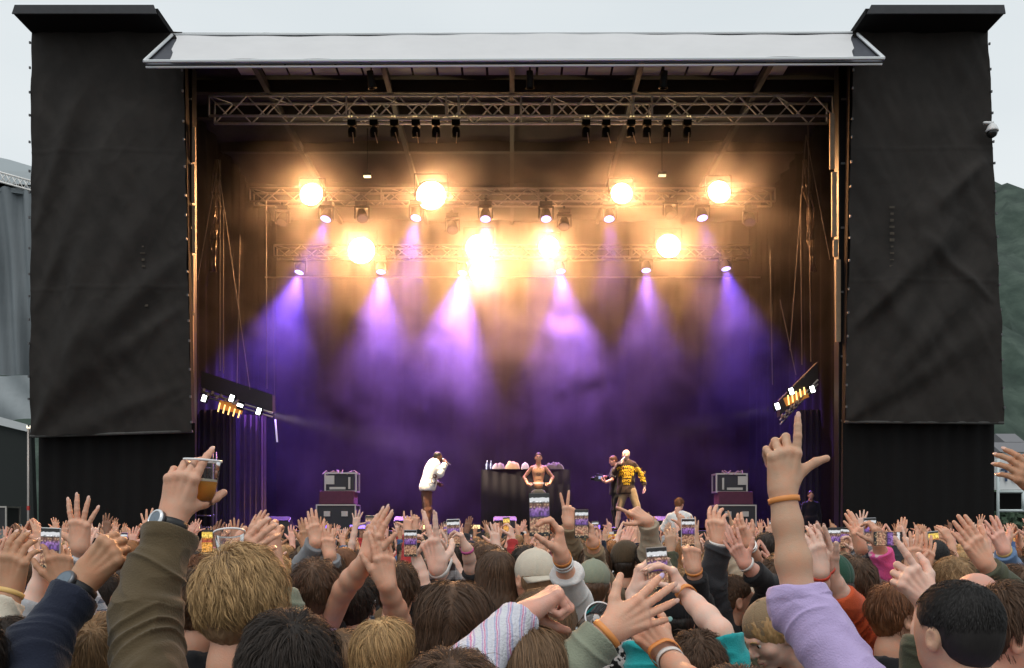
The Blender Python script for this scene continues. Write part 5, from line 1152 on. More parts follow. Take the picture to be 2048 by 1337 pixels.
m = MB(); m.lathe([(.155, -.015), (.158, 0), (.155, .03)], c=Vector((0, .03, C2[2]-.66))-Vector((0, 0, O2.z)), n=24); wb = m.build('waistband', mat('white_waistband', (.7, .68, .66), .8), t2, True); wb.scale = (.92, .72, 1)
# tattoo marks: dark lines lying on the skin
mt = mat('tattoo_ink', (.06, .035, .03), .7); rg = random.Random(4); dgp = None
body2 = [c for c in t2.children if c.name.startswith('body')][0]
import mathutils
bv = mathutils.bvhtree.BVHTree.FromPolygons([v.co for v in body2.data.vertices], [tuple(p.vertices) for p in body2.data.polygons])
m = MB()
def ink(x0, z0, x1, z1, r=.006):
    pts = []
    for k in range(7):
        t = k/6; o_ = Vector((C2[0]+x0+(x1-x0)*t, C2[1]-1, C2[2]+z0+(z1-z0)*t))-O2; h = bv.ray_cast(o_, Vector((0, 1, 0)))
        if h[0] is not None: pts.append(h[0]+Vector((0, .002, 0)))
    if len(pts) > 1: m.path(pts, r, 5)
for k in range(11):
    x = -.11+k*.022; ink(x, -.27-.02*math.sin(k), x+.015*math.sin(k*3), -.30-.02*math.cos(k*2), .005)
for a in range(12):
    t0, t1_ = a*.52, (a+1)*.52; ink(.055*math.cos(t0), -.43+.035*math.sin(t0), .055*math.cos(t1_), -.43+.035*math.sin(t1_), .006)
for k in range(8): ink(rg.uniform(-.05, .05), -.40-rg.uniform(0, .06), rg.uniform(-.05, .05), -.42-rg.uniform(0, .05), .004)
for k in range(6): ink(rg.uniform(-.08, .06), -.55-rg.uniform(0, .06), rg.uniform(-.06, .08), -.55-rg.uniform(0, .06), .004)
for s in (-1, 1):
    for k in range(9): x = s*(.22+.014*k); z = -.30-.03*k; ink(x-.02, z, x+.02, z-.02, .005)
m.build('tattoo', mt, t2, True)
# hoodie singer
C3 = PV(1252, 909, 20.5)
t3 = person(C3, yaw=160, head_yaw=138, hair='none', hairc='sandy', top='hoodie', topc='darkbrown', skinc='pale', pants='tan', shorts=True, sc=1.0, hb=.008, hh=.004, ha=.004, hc=.007, bulk=1.3, fold=.012, face=True, hsc=1.1, nstr=0, lean=(.06, 0, DZ), stance=.30, label='shaven-headed performer in a brown hoodie with yellow lettering and tan shorts',
  arms=[dict(s='R', e=vec(C3[0]-.28, C3[1]-.12, C3[2]-.44), w=vec(C3[0]-.16, C3[1]-.30, C3[2]-.24), tip=vec(C3[0]-.10, C3[1]-.26, C3[2]-.12), n=vec(.7, .6, 0), pose='fist', sl=1.9, br=1.25), dict(s='L', e=vec(C3[0]+.38, C3[1]-.02, C3[2]-.52), w=vec(C3[0]+.44, C3[1]-.06, C3[2]-.78), tip=vec(C3[0]+.46, C3[1]-.07, C3[2]-.95), n=vec(-1, 0, 0), pose='relax', sl=1.9, br=1.25)])
mic(vec(C3[0]-.10, C3[1]-.28, C3[2]-.13), (.55, .4, .5), 'microphone in the fist of the hooded performer')
hd3 = [c for c in t3.children if c.name.startswith('hoodie')][0]; O3 = Vector(t3.location)
bv3 = mathutils.bvhtree.BVHTree.FromPolygons([v.co for v in hd3.data.vertices], [tuple(p.vertices) for p in hd3.data.polygons])
MY = mat('yellow_print', (.80, .46, .02), .7)
def print_on(body, size, x, z, ang=0, sx=1.0, arch=0.0):
    c_ = bpy.data.curves.new('t', 'FONT'); c_.body = body; c_.size = size; c_.align_x = 'CENTER'; c_.align_y = 'CENTER'; c_.offset = size*.045; c_.resolution_u = 2
    o = bpy.data.objects.new('t', c_); COL.objects.link(o); dg = bpy.context.evaluated_depsgraph_get(); me = bpy.data.meshes.new_from_object(o.evaluated_get(dg)); bpy.data.objects.remove(o)
    bm = bmesh.new(); bm.from_mesh(me); bmesh.ops.triangulate(bm, faces=bm.faces); bmesh.ops.subdivide_edges(bm, edges=[e for e in bm.edges if e.calc_length() > size*.4], cuts=1)
    ca, sa = math.cos(ang), math.sin(ang)
    for v in bm.verts:
        lx, lz = v.co.x*sx, v.co.y-arch*v.co.x**2; gx, gz = x+lx*ca-lz*sa, z+lx*sa+lz*ca
        h = bv3.ray_cast(Vector((C3[0]+gx, C3[1]-1, C3[2]+gz))-O3, Vector((0, 1, 0))); v.co = (h[0]+Vector((0, -.006, 0))) if h[0] is not None else Vector((C3[0]+gx, C3[1]-.12, C3[2]+gz))-O3
    bm.to_mesh(me); bm.free(); me.materials.clear(); me.materials.append(MY); q = bpy.data.objects.new('chest_lettering', me); COL.objects.link(q); q.parent = t3
for tx, z, s_ in (('THE WORLD', -.315, .088), ('FAMOUS', -.395, .088), ('PATIENT', -.472, .092), ('TEAM', -.55, .088), ('SINCE', -.64, .078), ('1984', -.715, .08)): print_on(tx, s_, .0, z, 0, 1.0, 1.2)
for tx, x, z in (('THE', .30, -.36), ('WORLD', .325, -.43), ('FAM', .345, -.50), ('TEAM', .37, -.57), ('1984', .395, -.64)): print_on(tx, .075, x, z, -.18, .95)
# camera operator behind him
C4 = PV(1226, 921, 21.1)
person(C4, yaw=95, head_yaw=100, pitch=-18, hair='short', hairc='auburn', top='tee', topc='black', skinc='pink', pants='black', sc=1.0, hb=.010, hh=.005, ha=.004, face=True, nstr=0, lean=(.08, 0, DZ), label='camera operator in black bending beside the hooded performer',
  arms=[dict(s='L', e=vec(C4[0]-.05, C4[1]-.25, C4[2]-.50), w=vec(C4[0]-.20, C4[1]-.22, C4[2]-.56), tip=vec(C4[0]-.34, C4[1]-.2, C4[2]-.50), n=vec(0, .3, .8), pose='claw', sl=.8), dict(s='R', e=vec(C4[0]-.05, C4[1]+.22, C4[2]-.44), w=vec(C4[0]-.2, C4[1]+.10, C4[2]-.40), tip=vec(C4[0]-.32, C4[1]+.05, C4[2]-.42), n=vec(0, -.5, -.8), pose='claw', sl=1.7)])
t = empty('video_camera', (C4[0]-.36, C4[1]-.08, C4[2]-.46), 0, 'small black video camera in the camera operator hands', 'camera')
m = MB(); m.box((0, 0, 0), (.22, .12, .13)); m.box((.02, 0, .10), (.16, .03, .03)); m.build('camera_body', M_case, t, bevel=.008)
m = MB(); m.lathe([(.001, .20), (.04, .20), (.045, .12), (.04, .10)], M=Matrix.Rotation(R(-90), 3, 'Y'), n=14); m.build('lens_barrel', M_blackmetal, t, True)
m = MB(); m.box((.03, -.07, .02), (.09, .008, .07)); m.build('monitor', mat('blue_monitor', (.3, .35, .5), .2, emit=(.3, .4, .7), estr=.5), t)
# white-shirted guard leaning over the barrier, back to the crowd
C5 = PV(1359, 1008, 16.6)
person(C5, yaw=-10, head_yaw=-40, pitch=-15, hair='short', hairc='auburn', top='shirt', topc='white', skinc='pink', pants='black', sc=1.0, hb=.009, hh=.0055, ha=.005, hc=.008, bulk=1.2, nstr=500, sw=.005, fold=.014, lean=(-.18, -.1, .35), label='guard in a white shirt standing raised above the crowd with his back turned', arms=[dict(s='R', e=vec(C5[0]+.28, C5[1]+.1, C5[2]-.52), w=vec(C5[0]+.2, C5[1]+.3, C5[2]-.66), tip=vec(C5[0]+.1, C5[1]+.4, C5[2]-.7), n=vec(-1, 0, 0), pose='relax', sl=.9), dict(s='L', e=vec(C5[0]-.34, C5[1]+.1, C5[2]-.55), w=vec(C5[0]-.3, C5[1]+.3, C5[2]-.7), tip=vec(C5[0]-.2, C5[1]+.4, C5[2]-.75), n=vec(1, 0, 0), pose='relax', sl=.9)])
m = MB(); m.box((0, 0, .32), (1.1, .6, .06)); t = empty('barrier_step', (C5[0], C5[1]+.0, 0), 0, 'low metal step behind the crowd barrier carrying the white-shirted guard', 'step')
m.build('step_plate', mat('bare_steel', (.3, .27, .25)), t)
for sx in (-.5, .5):
    m = MB(); m.box((sx, 0, .145), (.06, .5, .29)); m.build('leg', mat('bare_steel', (.3, .27, .25)), t)
# dim technician in the right wing
C6 = PV(1622, 990, 22.0)
person(C6, yaw=170, hair='short', hairc='dark', top='jacket', topc='black', skinc='pink', pants='black', sc=.95, hb=.012, hh=.006, ha=.006, hc=.012, face=False, nstr=0, lean=(0, 0, DZ-.6), label='dim technician in black standing in the right wing')
# ================================================================== the audience: near people placed one by one
def PV(px, py, Y): return np.array(P(px, py, Y), dtype=np.float64)
NK = {'A': (0, 1, 0), 'T': (0, -1, 0), 'Lf': (-1, 0, 0), 'Rt': (1, 0, 0), 'D': (0, 0, -1), 'AL': (-.6, .8, 0), 'AR': (.6, .8, 0), 'TL': (-.7, -.7, 0), 'TR': (.7, -.7, 0), 'AD': (0, .8, -.6), 'U': (0, 0, 1)}
def A(s, w_, e, tip, n='A', pose='open', sl=1.95, wear=(), **k):
    Yt = k.pop('ty', w_[2]); return dict(s=s, w=PV(*w_), e=PV(*e), tip=PV(tip[0], tip[1], Yt), n=vec(*NK[n]), pose=pose, sl=sl, wear=wear, **k)
SD = [100]
def hero(cx, cy, Y, label, arms=(), **k):
    SD[0] += 1; near = Y < 2.4
    d = dict(hh=.0035 if near else .005, ha=.0022 if near else .003, hb=.006 if near else .008, hc=.0045 if near else .006, nstr=15000 if Y < 2 else 8000 if Y < 3 else 3500 if Y < 4.5 else 900, sw=.00105*max(1, Y/1.7), fold=.009, seed=SD[0])
    for a in arms:
        if Y > 3.7: a['hs'] = a.get('hs', 1.0)*.88
        if Y < 3.6 and 'nails' not in a: a['nails'] = 'natural'
    d.update(k); return person(PV(cx, cy, Y), arms=arms, label=label, group=None, **d)
# bottom row and hero arms
hero(485, 1204, 1.80, 'blond man in a brown corduroy jacket raising a plastic beer cup', hair='short', hairc='blond', hairc2='light', topc='corduroy', skinc='fair', yaw=-6, roll=0, crown=(-.35, -.35, .8), curl=.75, bulk=1.06,
     arms=[A('L', (347, 1032, 2.05), (288, 1235, 1.95), (372, 925), 'A', 'cup', 1.84, ('watch',), br=1.22, fold=1.6, hs=1.04, ab=1.1, wo=.028, wdir=(-.5, -.85, .1), silver=True, h=.002, hc=.0035)])
hero(578, 1350, 1.60, 'dark-haired man with his crown at the bottom edge in front of the blond man', hair='short', hairc='dark', topc='black', yaw=8, crown=(.25, -.5, .8), curl=.4)
hero(631, 1184, 3.10, 'brown-haired man with a neat neckline in a lilac hoodie', hair='short', hairc='brown', top='hoodie', topc='lilac', yaw=2)
hero(388, 1208, 2.85, 'man with swept brown hair and black jacket, one flat hand over an empty cup', hair='short', hairc='brown', topc='black', yaw=20, crown=(.5, -.4, .7), curl=.5,
     arms=[A('R', (462, 1142, 2.45), (470, 1235, 2.6), (556, 1042), 'A', 'relax', 1.9, h=.0022, hs=1.02)])
hero(207, 1322, 2.15, 'light brown haired head at the bottom below the black watch', hair='short', hairc='sandy', topc='grey', yaw=-10, crown=(.3, -.6, .7), curl=.5)
hero(22, 1322, 2.35, 'dark curly-haired head in the bottom left corner', hair='mop', hairc='dark', topc='charcoal', curl=1.3, yaw=10)
hero(771, 1316, 2.50, 'shaggy blond head at the bottom below the short-haired plaid man', hair='mop', hairc='blond', topc='burgundy', yaw=-8, curl=.7, crown=(-.1, -.3, .95))
hero(690, 1325, 2.85, 'thinly covered light brown head between the black-haired crown and the shaggy blond', hair='long', hairc='light', topc='grey', yaw=0)
hero(908, 1252, 2.20, 'full brown centre-parted mop beside the striped knit sleeve', hair='mop', hairc='brown', topc='plaid_dark', yaw=0, part=True, curl=.55)
hero(793, 1180, 3.50, 'short brown-haired man in a light plaid shirt behind the shaggy blond', hair='short', hairc='brown', topc='plaid_light', top='shirt', yaw=0, crown=(0, -.2, 1))
hero(992, 1150, 3.70, 'woman with long straight brown hair beside the white cap', hair='long', hairc='brown', topc='charcoal', yaw=5)
hero(1068, 1152, 3.60, 'person in a white cap and white fluffy coat filming with a big phone', hair='cap', hairc='light', capc='cream', top='fluffy', topc='white', yaw=30, cap_back=True, nstr=0, bulk=1.18,
     arms=[A('R', (1124, 1116, 3.03), (1150, 1215, 3.25), (1112, 1020), 'Lf', 'grip', 1.72, ('orange', 'bracelet', 'bracelet'), br=1.15, printed=True, h=.0025, hs=1.05)])
hero(1085, 1256, 2.40, 'long light brown hair behind the clenched fist', hair='long', hairc='light', topc='grey', yaw=8)
hero(1052, 1356, 1.90, 'greyish brown head at the bottom with a sage sleeve and spread pale hand', hair='mop', hairc='light', topc='sage', yaw=0, part=False, crown=(0, .2, 1), bulk=.95,
     arms=[A('R', (1218, 1262, 1.90), (1090, 1380, 1.88), (1352, 1185), 'A', 'open', 1.90, ('orange',), br=1.0, hs=1.0, h=.002, nails='teal', fold=.8, ty=1.95)])
hero(1187, 1166, 4.15, 'person in an olive baseball cap', hair='cap', hairc='brown', capc='sage', topc='print_bw', yaw=-10, nstr=0)
hero(1250, 1124, 4.90, 'person in a ribbed brown beanie behind the filming hands', hair='beanie', hairc='dark', capc='brown', topc='black', nstr=0)
hero(1395, 1337, 2.70, 'brown-haired woman in a teal sweater holding a phone with both hands', hair='short', hairc='brown', top='sweater', topc='teal', skinc='pale', yaw=-5, curl=.6,
     arms=[A('R', (1372, 1190, 2.85), (1440, 1262, 2.72), (1328, 1120), 'Lf', 'claw', .95, ('orange',), h=.0025, br=1.05), A('L', (1268, 1190, 2.9), (1290, 1280, 2.78), (1288, 1112), 'Rt', 'claw', .95, h=.0025)])
hero(1542, 1262, 3.0, 'young blond person in a backwards tan cap looking down', hair='cap_long', hairc='blond', capc='tan', topc='black', skinc='pale', yaw=105, head_yaw=104, pitch=-30, face=True, nstr=0, cap_back=True, hh=.003)
hero(1910, 1256, 1.95, 'dark-haired man in lilac hoodie raising one pointing finger', hair='crop', hairc='black', top='hoodie', topc='lilac', skinc='olive', yaw=10, head_yaw=22, crown=(.1, -.4, .9), bulk=1.12, nstr=15000, fold=.011,
     arms=[A('L', (1565, 985, 2.12), (1600, 1208, 2.08), (1571, 850), 'A', 'lpoint', 1.16, ('orange',), br=1.18, fold=.9, hs=1.05, ab=1.07, wo=.02, h=.002, cuff=False, hc=.0035)])
hero(1950, 1200, 3.10, 'bald man behind the dark-haired lilac hoodie man', hair='none', topc='navy', skinc='pink', yaw=0)
hero(2024, 1262, 2.15, 'man with swept brown hair turned back towards the crowd at the right edge', hair='short', hairc='brown', topc='grey', skinc='fair', yaw=-104, pitch=-8, face=True, hh=.003, crown=(0, -.6, .7))
hero(1803, 1228, 3.0, 'auburn-haired man in profile facing right in a black collared coat', hair='short', hairc='auburn', topc='black', yaw=-60, head_yaw=-92, face=True, hh=.003)
hero(1705, 1168, 3.6, 'dark brown haired man in a grey green jacket', hair='short', hairc='brown', topc='olive', yaw=0)
hero(1868, 1114, 5.4, 'black-haired head behind the pointing pale hand', hair='crop', hairc='black', topc='charcoal')
hero(1905, 1166, 3.9, 'curly light brown head behind the bald man', hair='mop', hairc='sandy', topc='denim', curl=1.4)
hero(1467, 1196, 4.0, 'short-haired man in a dark green coat facing right', hair='crop', hairc='brown', topc='olive', yaw=-78, face=True)
hero(1530, 1098, 6.0, 'dark-haired head left of the big bare pointing forearm', hair='short', hairc='dark', topc='navy')
hero(205, 1190, 3.55, 'man with a dark undercut and checked shirt raising one spread hand', hair='crop', hairc='dark', topc='plaid_light', top='shirt', skinc='fair', yaw=-25,
     arms=[A('R', (160, 1096, 3.25), (158, 1180, 3.4), (160, 1000), 'A', 'wide', 1.9, br=.85, h=.0025, hs=1.02)])
hero(60, 1268, 2.95, 'orange blond head behind the navy sleeve, grey cuffed arm holding a phone', hair='mop', hairc='copper', topc='lightgrey', skinc='pale', curl=.5,
     arms=[A('R', (88, 1152, 2.85), (60, 1235, 2.85), (112, 1085), 'AL', 'grip', 1.42, h=.0028)])
hero(398, 1158, 4.2, 'dark brown haired man between the raised brown sleeve and the blond head', hair='short', hairc='auburn', topc='grey', yaw=-50, face=True)
hero(1660, 1166, 3.3, 'person in a dark green cap and orange red jacket with clasped raised hands', hair='cap', hairc='dark', capc='green', topc='orange', skinc='pale', nstr=0,
     arms=[A('L', (1640, 1146, 3.1), (1638, 1215, 3.2), (1622, 1064), 'A', 'relax', 1.3, ('red',), h=.003), A('R', (1660, 1150, 3.15), (1690, 1210, 3.2), (1640, 1075), 'TL', 'flat', 1.4, h=.003)])
hero(1345, 1232, 3.3, 'person in a black hood behind the waving pale hand', hair='beanie', hairc='black', capc='black', top='hoodie', topc='black', nstr=0)
# owners of raised arms whose heads sit just under the frame or behind others
hero(-95, 1330, 1.75, 'person in a navy sleeve with a black wristwatch and clenched fist at the left edge', hair='short', hairc='dark', topc='navy', skinc='tan',
     arms=[A('R', (170, 1160, 1.98), (72, 1300, 1.88), (232, 1090), 'A', 'fist', 1.80, ('watch',), br=1.05, hs=1.04, wo=.030, ab=1.08, h=.002, wdir=(-.35, -.9, .2), hc=.004)])
hero(-60, 1300, 2.45, 'person in a cream sleeve raising a tanned hand at the far left edge', hair='short', hairc='brown', topc='cream', skinc='tan', arms=[A('R', (22, 1182, 2.45), (-14, 1262, 2.4), (38, 1060), 'A', 'relax', 1.75, ('gold',), h=.0025)])
hero(130, 1262, 3.05, 'brown-haired head in front of the left tower, bronzed hand beside the phone', hair='short', hairc='dark', topc='charcoal', skinc='tan', arms=[A('R', (128, 1172, 2.8), (150, 1250, 2.9), (112, 1085), 'AL', 'relax', 1.2, ('gold', 'gold'), h=.003)])
hero(560, 1262, 2.9, 'person hidden by the blond man lifting one bare forearm', hair='short', hairc='light', topc='sage', skinc='fair', arms=[A('R', (545, 1122, 2.9), (560, 1195, 2.85), (534, 1050), 'A', 'claw', 1.1, h=.003)])
hero(655, 1150, 4.4, 'person in a grey cuffed sleeve with one raised hand behind the lilac hoodie man', hair='short', hairc='brown', topc='grey', arms=[A('R', (660, 1112, 4.3), (662, 1165, 4.4), (648, 1040), 'A', 'flat', 1.93, h=.004), A('L', (632, 1085, 4.3), (612, 1130, 4.4), (620, 1030), 'A', 'flat', 1.93, h=.004)])
hero(706, 1205, 3.25, 'dark-haired person clapping above the crowd, bare tanned forearms', hair='short', hairc='dark', topc='black', skinc='fair',
     arms=[A('L', (732, 1122, 2.9), (688, 1180, 3.0), (752, 1055), 'AR', 'flat', .6, h=.0025), A('R', (774, 1172, 2.88), (800, 1245, 3.0), (762, 1070), 'AL', 'flat', .6, h=.0025)])
hero(945, 1250, 3.3, 'person in a dark plaid sleeve with white cuff pointing two fingers upward', hair='short', hairc='dark', topc='plaid_dark', skinc='pale', arms=[A('L', (876, 1138, 3.0), (925, 1200, 3.15), (852, 1050), 'AR', 'vee', 1.86, ('white',), h=.0025, hs=1.05)])
hero(975, 1128, 4.8, 'curly dark haired person filming with bare forearm and pink band', hair='mop', hairc='brown', topc='black', skinc='pale', curl=1.2, arms=[A('L', (934, 1098, 4.5), (948, 1160, 4.6), (918, 1062), 'Lf', 'grip', 1.3, ('pink',), h=.004)])
hero(905, 1440, 1.42, 'person below the frame in a striped shaggy knit with clenched fist', hair='short', hairc='brown', top='sweater', topc='knit_stripe', skinc='pink', sc=.97,
     arms=[A('R', (1046, 1230, 1.90), (945, 1335, 1.76), (1116, 1186), 'D', 'fist', 1.93, br=.90, fold=1.0, hs=1.06, h=.002, ty=1.93)])
hero(1475, 1460, 1.55, 'person below the frame with a braided bracelet on a raised hand', hair='short', hairc='brown', topc='denim', skinc='fair', sc=.95, arms=[A('L', (1335, 1312, 2.15), (1400, 1400, 1.95), (1280, 1250), 'A', 'relax', .7, ('orange', 'white'), h=.0025)])
hero(1400, 1215, 4.1, 'person in a slate grey sleeve with white cuff and ringed raised hand', hair='short', hairc='light', topc='charcoal', skinc='fair', bulk=1.05, arms=[A('R', (1438, 1085, 3.9), (1420, 1175, 3.95), (1426, 1008), 'AR', 'relax', 1.97, ('white',), h=.003, br=1.15, hs=1.15)])
hero(1545, 1170, 4.1, 'person in a black sleeve with a white paper wristband', hair='short', hairc='brown', topc='black', skinc='pink', arms=[A('L', (1490, 1128, 3.8), (1545, 1180, 3.9), (1452, 1060), 'AR', 'open', 1.72, ('white',), h=.003)])
hero(1560, 1150, 4.6, 'person with two bracelets on a bare raised forearm', hair='mop', hairc='light', topc='cream', skinc='fair', arms=[A('L', (1496, 1090, 4.0), (1530, 1160, 4.2), (1462, 1030), 'AR', 'relax', .8, ('bracelet', 'bracelet'), h=.003)])
hero(1370, 1190, 4.0, 'person with an orange band below a lit clenched fist', hair='short', hairc='sandy', topc='black', skinc='fair', arms=[A('R', (1388, 1140, 3.8), (1396, 1205, 3.9), (1382, 1080), 'A', 'fist', 1.8, ('orange',), h=.003, hs=1.1)])
hero(1300, 1122, 4.8, 'person in a beige sleeve pointing sideways at the stage', hair='short', hairc='dark', topc='beige', skinc='fair', arms=[A('R', (1296, 1042, 4.5), (1302, 1105, 4.6), (1250, 1010), 'AD', 'point', 1.9, h=.004, hs=1.1)])
hero(2170, 1230, 2.7, 'person outside the right edge reaching one hand into view', hair='short', hairc='brown', topc='olive', skinc='tan', arms=[A('L', (2085, 985, 2.7), (2110, 1130, 2.7), (2030, 930), 'A', 'relax', .8, h=.003)])
hero(1925, 1310, 2.55, 'person hidden behind the lilac hoodie man pointing with a pale hand', hair='short', hairc='dark', topc='olive', skinc='pale', arms=[A('L', (1858, 1205, 2.5), (1850, 1290, 2.5), (1790, 1120), 'A', 'point', 1.2, h=.0022, hs=1.1)])
hero(2035, 1185, 3.6, 'person in a dark olive sleeve holding one flat hand up at the right edge', hair='short', hairc='brown', topc='olive', skinc='fair', arms=[A('L', (1970, 1128, 3.4), (2015, 1180, 3.45), (1925, 1050), 'A', 'flat', 1.86, h=.003, hs=1.1)])
hero(1760, 1165, 4.3, 'person in a pink tie-dyed sleeve', hair='short', hairc='auburn', topc='tie_dye_pink', skinc='fair', arms=[A('R', (1758, 1092, 4.1), (1772, 1150, 4.15), (1752, 1055), 'AL', 'grip', 1.8, h=.004)])
hero(1838, 1160, 4.2, 'person with both hands spread beside the black-haired head', hair='short', hairc='light', topc='olive', skinc='fair', arms=[A('L', (1822, 1135, 3.9), (1812, 1190, 4.0), (1832, 1062), 'A', 'open', .9, ('gold',), h=.003), A('R', (1850, 1140, 3.95), (1862, 1195, 4.0), (1858, 1078), 'A', 'open', .9, h=.003)])
hero(1720, 1160, 4.4, 'person in a patterned grey sleeve clapping high', hair='short', hairc='brown', topc='print_grey', skinc='fair', arms=[A('L', (1722, 1098, 4.2), (1738, 1155, 4.3), (1700, 1022), 'AL', 'flat', 1.9, h=.004, hs=1.15)])
hero(2018, 1150, 4.7, 'person in a denim sleeve raising a flat hand', hair='short', hairc='dark', topc='denim', skinc='pink', arms=[A('L', (2008, 1102, 4.4), (2028, 1150, 4.5), (1978, 1030), 'A', 'open', 1.93, ('gold',), h=.004, hs=1.1)])
hero(1190, 1130, 4.9, 'person in a tan fleece sleeve holding a violet-lit phone', hair='mop', hairc='brown', topc='tan', skinc='fair', arms=[A('R', (1186, 1086, 4.2), (1192, 1145, 4.4), (1180, 1050), 'Lf', 'grip', 1.8, ('orange',), h=.004)])
hero(1142, 1110, 5.2, 'person in a grey brown sleeve making a tall V sign', hair='short', hairc='light', topc='tan', skinc='fair', arms=[A('R', (1138, 1048, 4.9), (1142, 1098, 5.0), (1137, 985), 'A', 'vee', 1.9, h=.004, hs=1.1)])
hero(612, 1128, 5.4, 'person in a khaki sleeve with one tanned raised hand', hair='short', hairc='brown', topc='tan', skinc='tan', arms=[A('R', (612, 1092, 5.2), (616, 1140, 5.3), (608, 1038), 'AL', 'flat', 1.85, ('black',), h=.004)])
hero(845, 1165, 4.5, 'person in a black sleeve filming with a thin pale forearm', hair='short', hairc='dark', topc='black', skinc='pale', arms=[A('L', (834, 1120, 4.4), (850, 1175, 4.4), (822, 1085), 'Rt', 'grip', 1.1, h=.004)])
# things held by them
M0 = np.array(Matrix.Rotation(R(-4), 3, 'Y'))
cp_ = P(401, 1010, 2.10); cup(cp_, Matrix.Rotation(R(3), 3, 'Y'), 'clear plastic cup half full of amber beer held high', sc=.94)
cup(P(462, 1138, 2.36), Matrix.Rotation(R(-8), 3, 'Y') @ Matrix.Rotation(R(-16), 3, 'X'), 'empty clear plastic cup under the big flat hand', beer=False, sc=.9)
cup(P(1172, 1262, 2.0), Matrix.Rotation(R(35), 3, 'Y') @ Matrix.Rotation(R(60), 3, 'X'), 'tilted empty plastic cup beside the spread pale hand', beer=False, sc=.8)
phone(P(1079, 1030, 3.02), .0745, -1, scr=0, label='big phone held upright in front of the bare-chested performer')
phone(P(1315, 1138, 2.86), .0715, -4, scr=3, label='large phone in two hands beside the grey sleeve', casec=(.25, .22, .2))
phone(P(101, 1097, 2.80), .066, 2, scr=6, label='phone with violet screen beside the spread hand', casec=(.5, .5, .5))
phone(P(907, 1066, 4.5), .070, -2, scr=9, label='bright phone above the centre-parted mop', casec=(.6, .6, .62))
phone(P(821, 1087, 4.36), .067, 0, scr=12, label='grey framed phone left of the two raised fingers', casec=(.3, .3, .32))
phone(P(1163, 1048, 4.15), .068, 0, scr=15, label='phone glowing violet below the V sign hand')
phone(P(1376, 1066, 4.3), .070, 0, scr=18, label='white-topped phone beside the ringed hand', casec=(.6, .6, .6))
phone(P(415, 1083, 3.9), .052, 0, scr=1, label='small phone with an orange screen under the beer cup')
phone(P(1776, 1078, 4.0), .066, 0, scr=21, label='sideways phone above the pink tie-dyed sleeve', land=True)
phone(P(1668, 1082, 4.6), .07, 0, scr=24, label='phone beside the patterned grey sleeve')
phone(P(1740, 1062, 4.7), .07, -2, scr=27, label='tall phone in front of the right tower base', casec=(.3, .3, .3))
phone(P(1437, 1140, 3.4), .06, 0, scr=0, label='spare', back=True) if False else None
# ================================================================== the rest of the audience: posed once, then copied
def tmpl(arms, hair, top, seed, **k):
    AA = []
    for a in arms:
        s, e, w_, tip, n, pose, sl = a; AA.append(dict(s=s, e=vec(*e), w=vec(*w_), tip=vec(*tip), n=vec(*n), pose=pose, sl=sl, hs=.98, h=.005, hc=.010))
    root = person(vec(0, 0, 1.66), hair=hair, top=top, arms=AA, hb=.010, hh=.0075, ha=.0055, hc=.010, fold=.010, seed=seed, nstr=k.pop('nstr', 420), sw=.006, label='x', group=None, **k)
    return root
UPL = lambda s, ox=0, oy=0, oz=0: ((s*.27+ox*.5, .14, 1.54+oz*.5), (s*.24+ox, .22+oy, 1.79+oz), (s*.22+ox*1.2, .24+oy, 1.99+oz))
def up(side, n=(0, 1, 0), pose='open', ox=0, oy=0, oz=0, sl=1.9, tx=0):
    s = -1 if side == 'L' else 1; e, w_, t_ = UPL(s, ox, oy, oz); return (side, e, w_, (t_[0]+tx, t_[1], t_[2]), n, pose, sl)
T = []
TD = [  # arms, hair, top, description of the pose, phone?
 ([up('L'), up('R', pose='wide')], 'short', 'hoodie', 'both hands spread', None),
 ([up('R', pose='open', oz=.06)], 'mop', 'sweater', 'right hand open', None),
 ([up('L', pose='flat', oz=.05, tx=.05)], 'short', 'jacket', 'left hand flat', None),
 ([up('R', pose='lpoint', oz=.08)], 'short', 'tee', 'one finger pointing up', None),
 ([up('L', pose='fist', oz=.05)], 'beanie', 'jacket', 'clenched left fist', None),
 ([up('L', n=(1, .2, 0), pose='flat', ox=.17, sl=1.2), up('R', n=(-1, .2, 0), pose='flat', ox=-.17, sl=1.2)], 'short', 'tee', 'hands together clapping', None),
 ([up('R', n=(-1, 0, 0), pose='grip', ox=-.03, oz=.0)], 'long', 'sweater', 'one hand holding a phone', (.155, .225, 1.91)),
 ([], 'short', 'jacket', 'arms down', None),
 ([], 'long', 'hoodie', 'arms down', None),
 ([up('L', pose='vee', oz=.05, sl=.9)], 'long', 'tee', 'V sign', None),
 ([up('R', pose='horns', oz=.04), up('L', pose='relax', oz=-.05)], 'mop', 'jacket', 'horned hand sign and a relaxed hand', None),
 ([up('R', n=(0, 1, -.5), pose='relax', oz=.03, tx=-.08, sl=.9)], 'crop', 'tee', 'loose wrist waving', None),
 ([up('L', pose='wide', oz=.1, sl=.95)], 'short', 'tee', 'bare left arm stretched high', None),
 ([up('L', n=(1, 0, 0), pose='claw', ox=.16, oz=-.02), up('R', n=(-1, 0, 0), pose='claw', ox=-.16, oz=-.02)], 'mop', 'sweater', 'two hands around a phone', (0, .22, 1.89)),
 ([up('R', pose='open', oz=.02, sl=.9), up('L', pose='open', oz=-.03, sl=.9)], 'long', 'tee', 'bare arms with open hands', None),
 ([up('L', n=(0, 1, -.4), pose='point', tx=.07, oz=.0)], 'cap', 'hoodie', 'finger pointing at the stage', None),
]
for i, (arms, hair, top, desc, ph) in enumerate(TD):
    T.append(tmpl(arms, hair, top, 900+i, yaw=0, topc='grey', capc='charcoal' if hair == 'cap' else 'brown'))
SKINS = ['fair']*6+['pale']*3+['pink']*4+['tan']*3+['olive']*2+['brown']
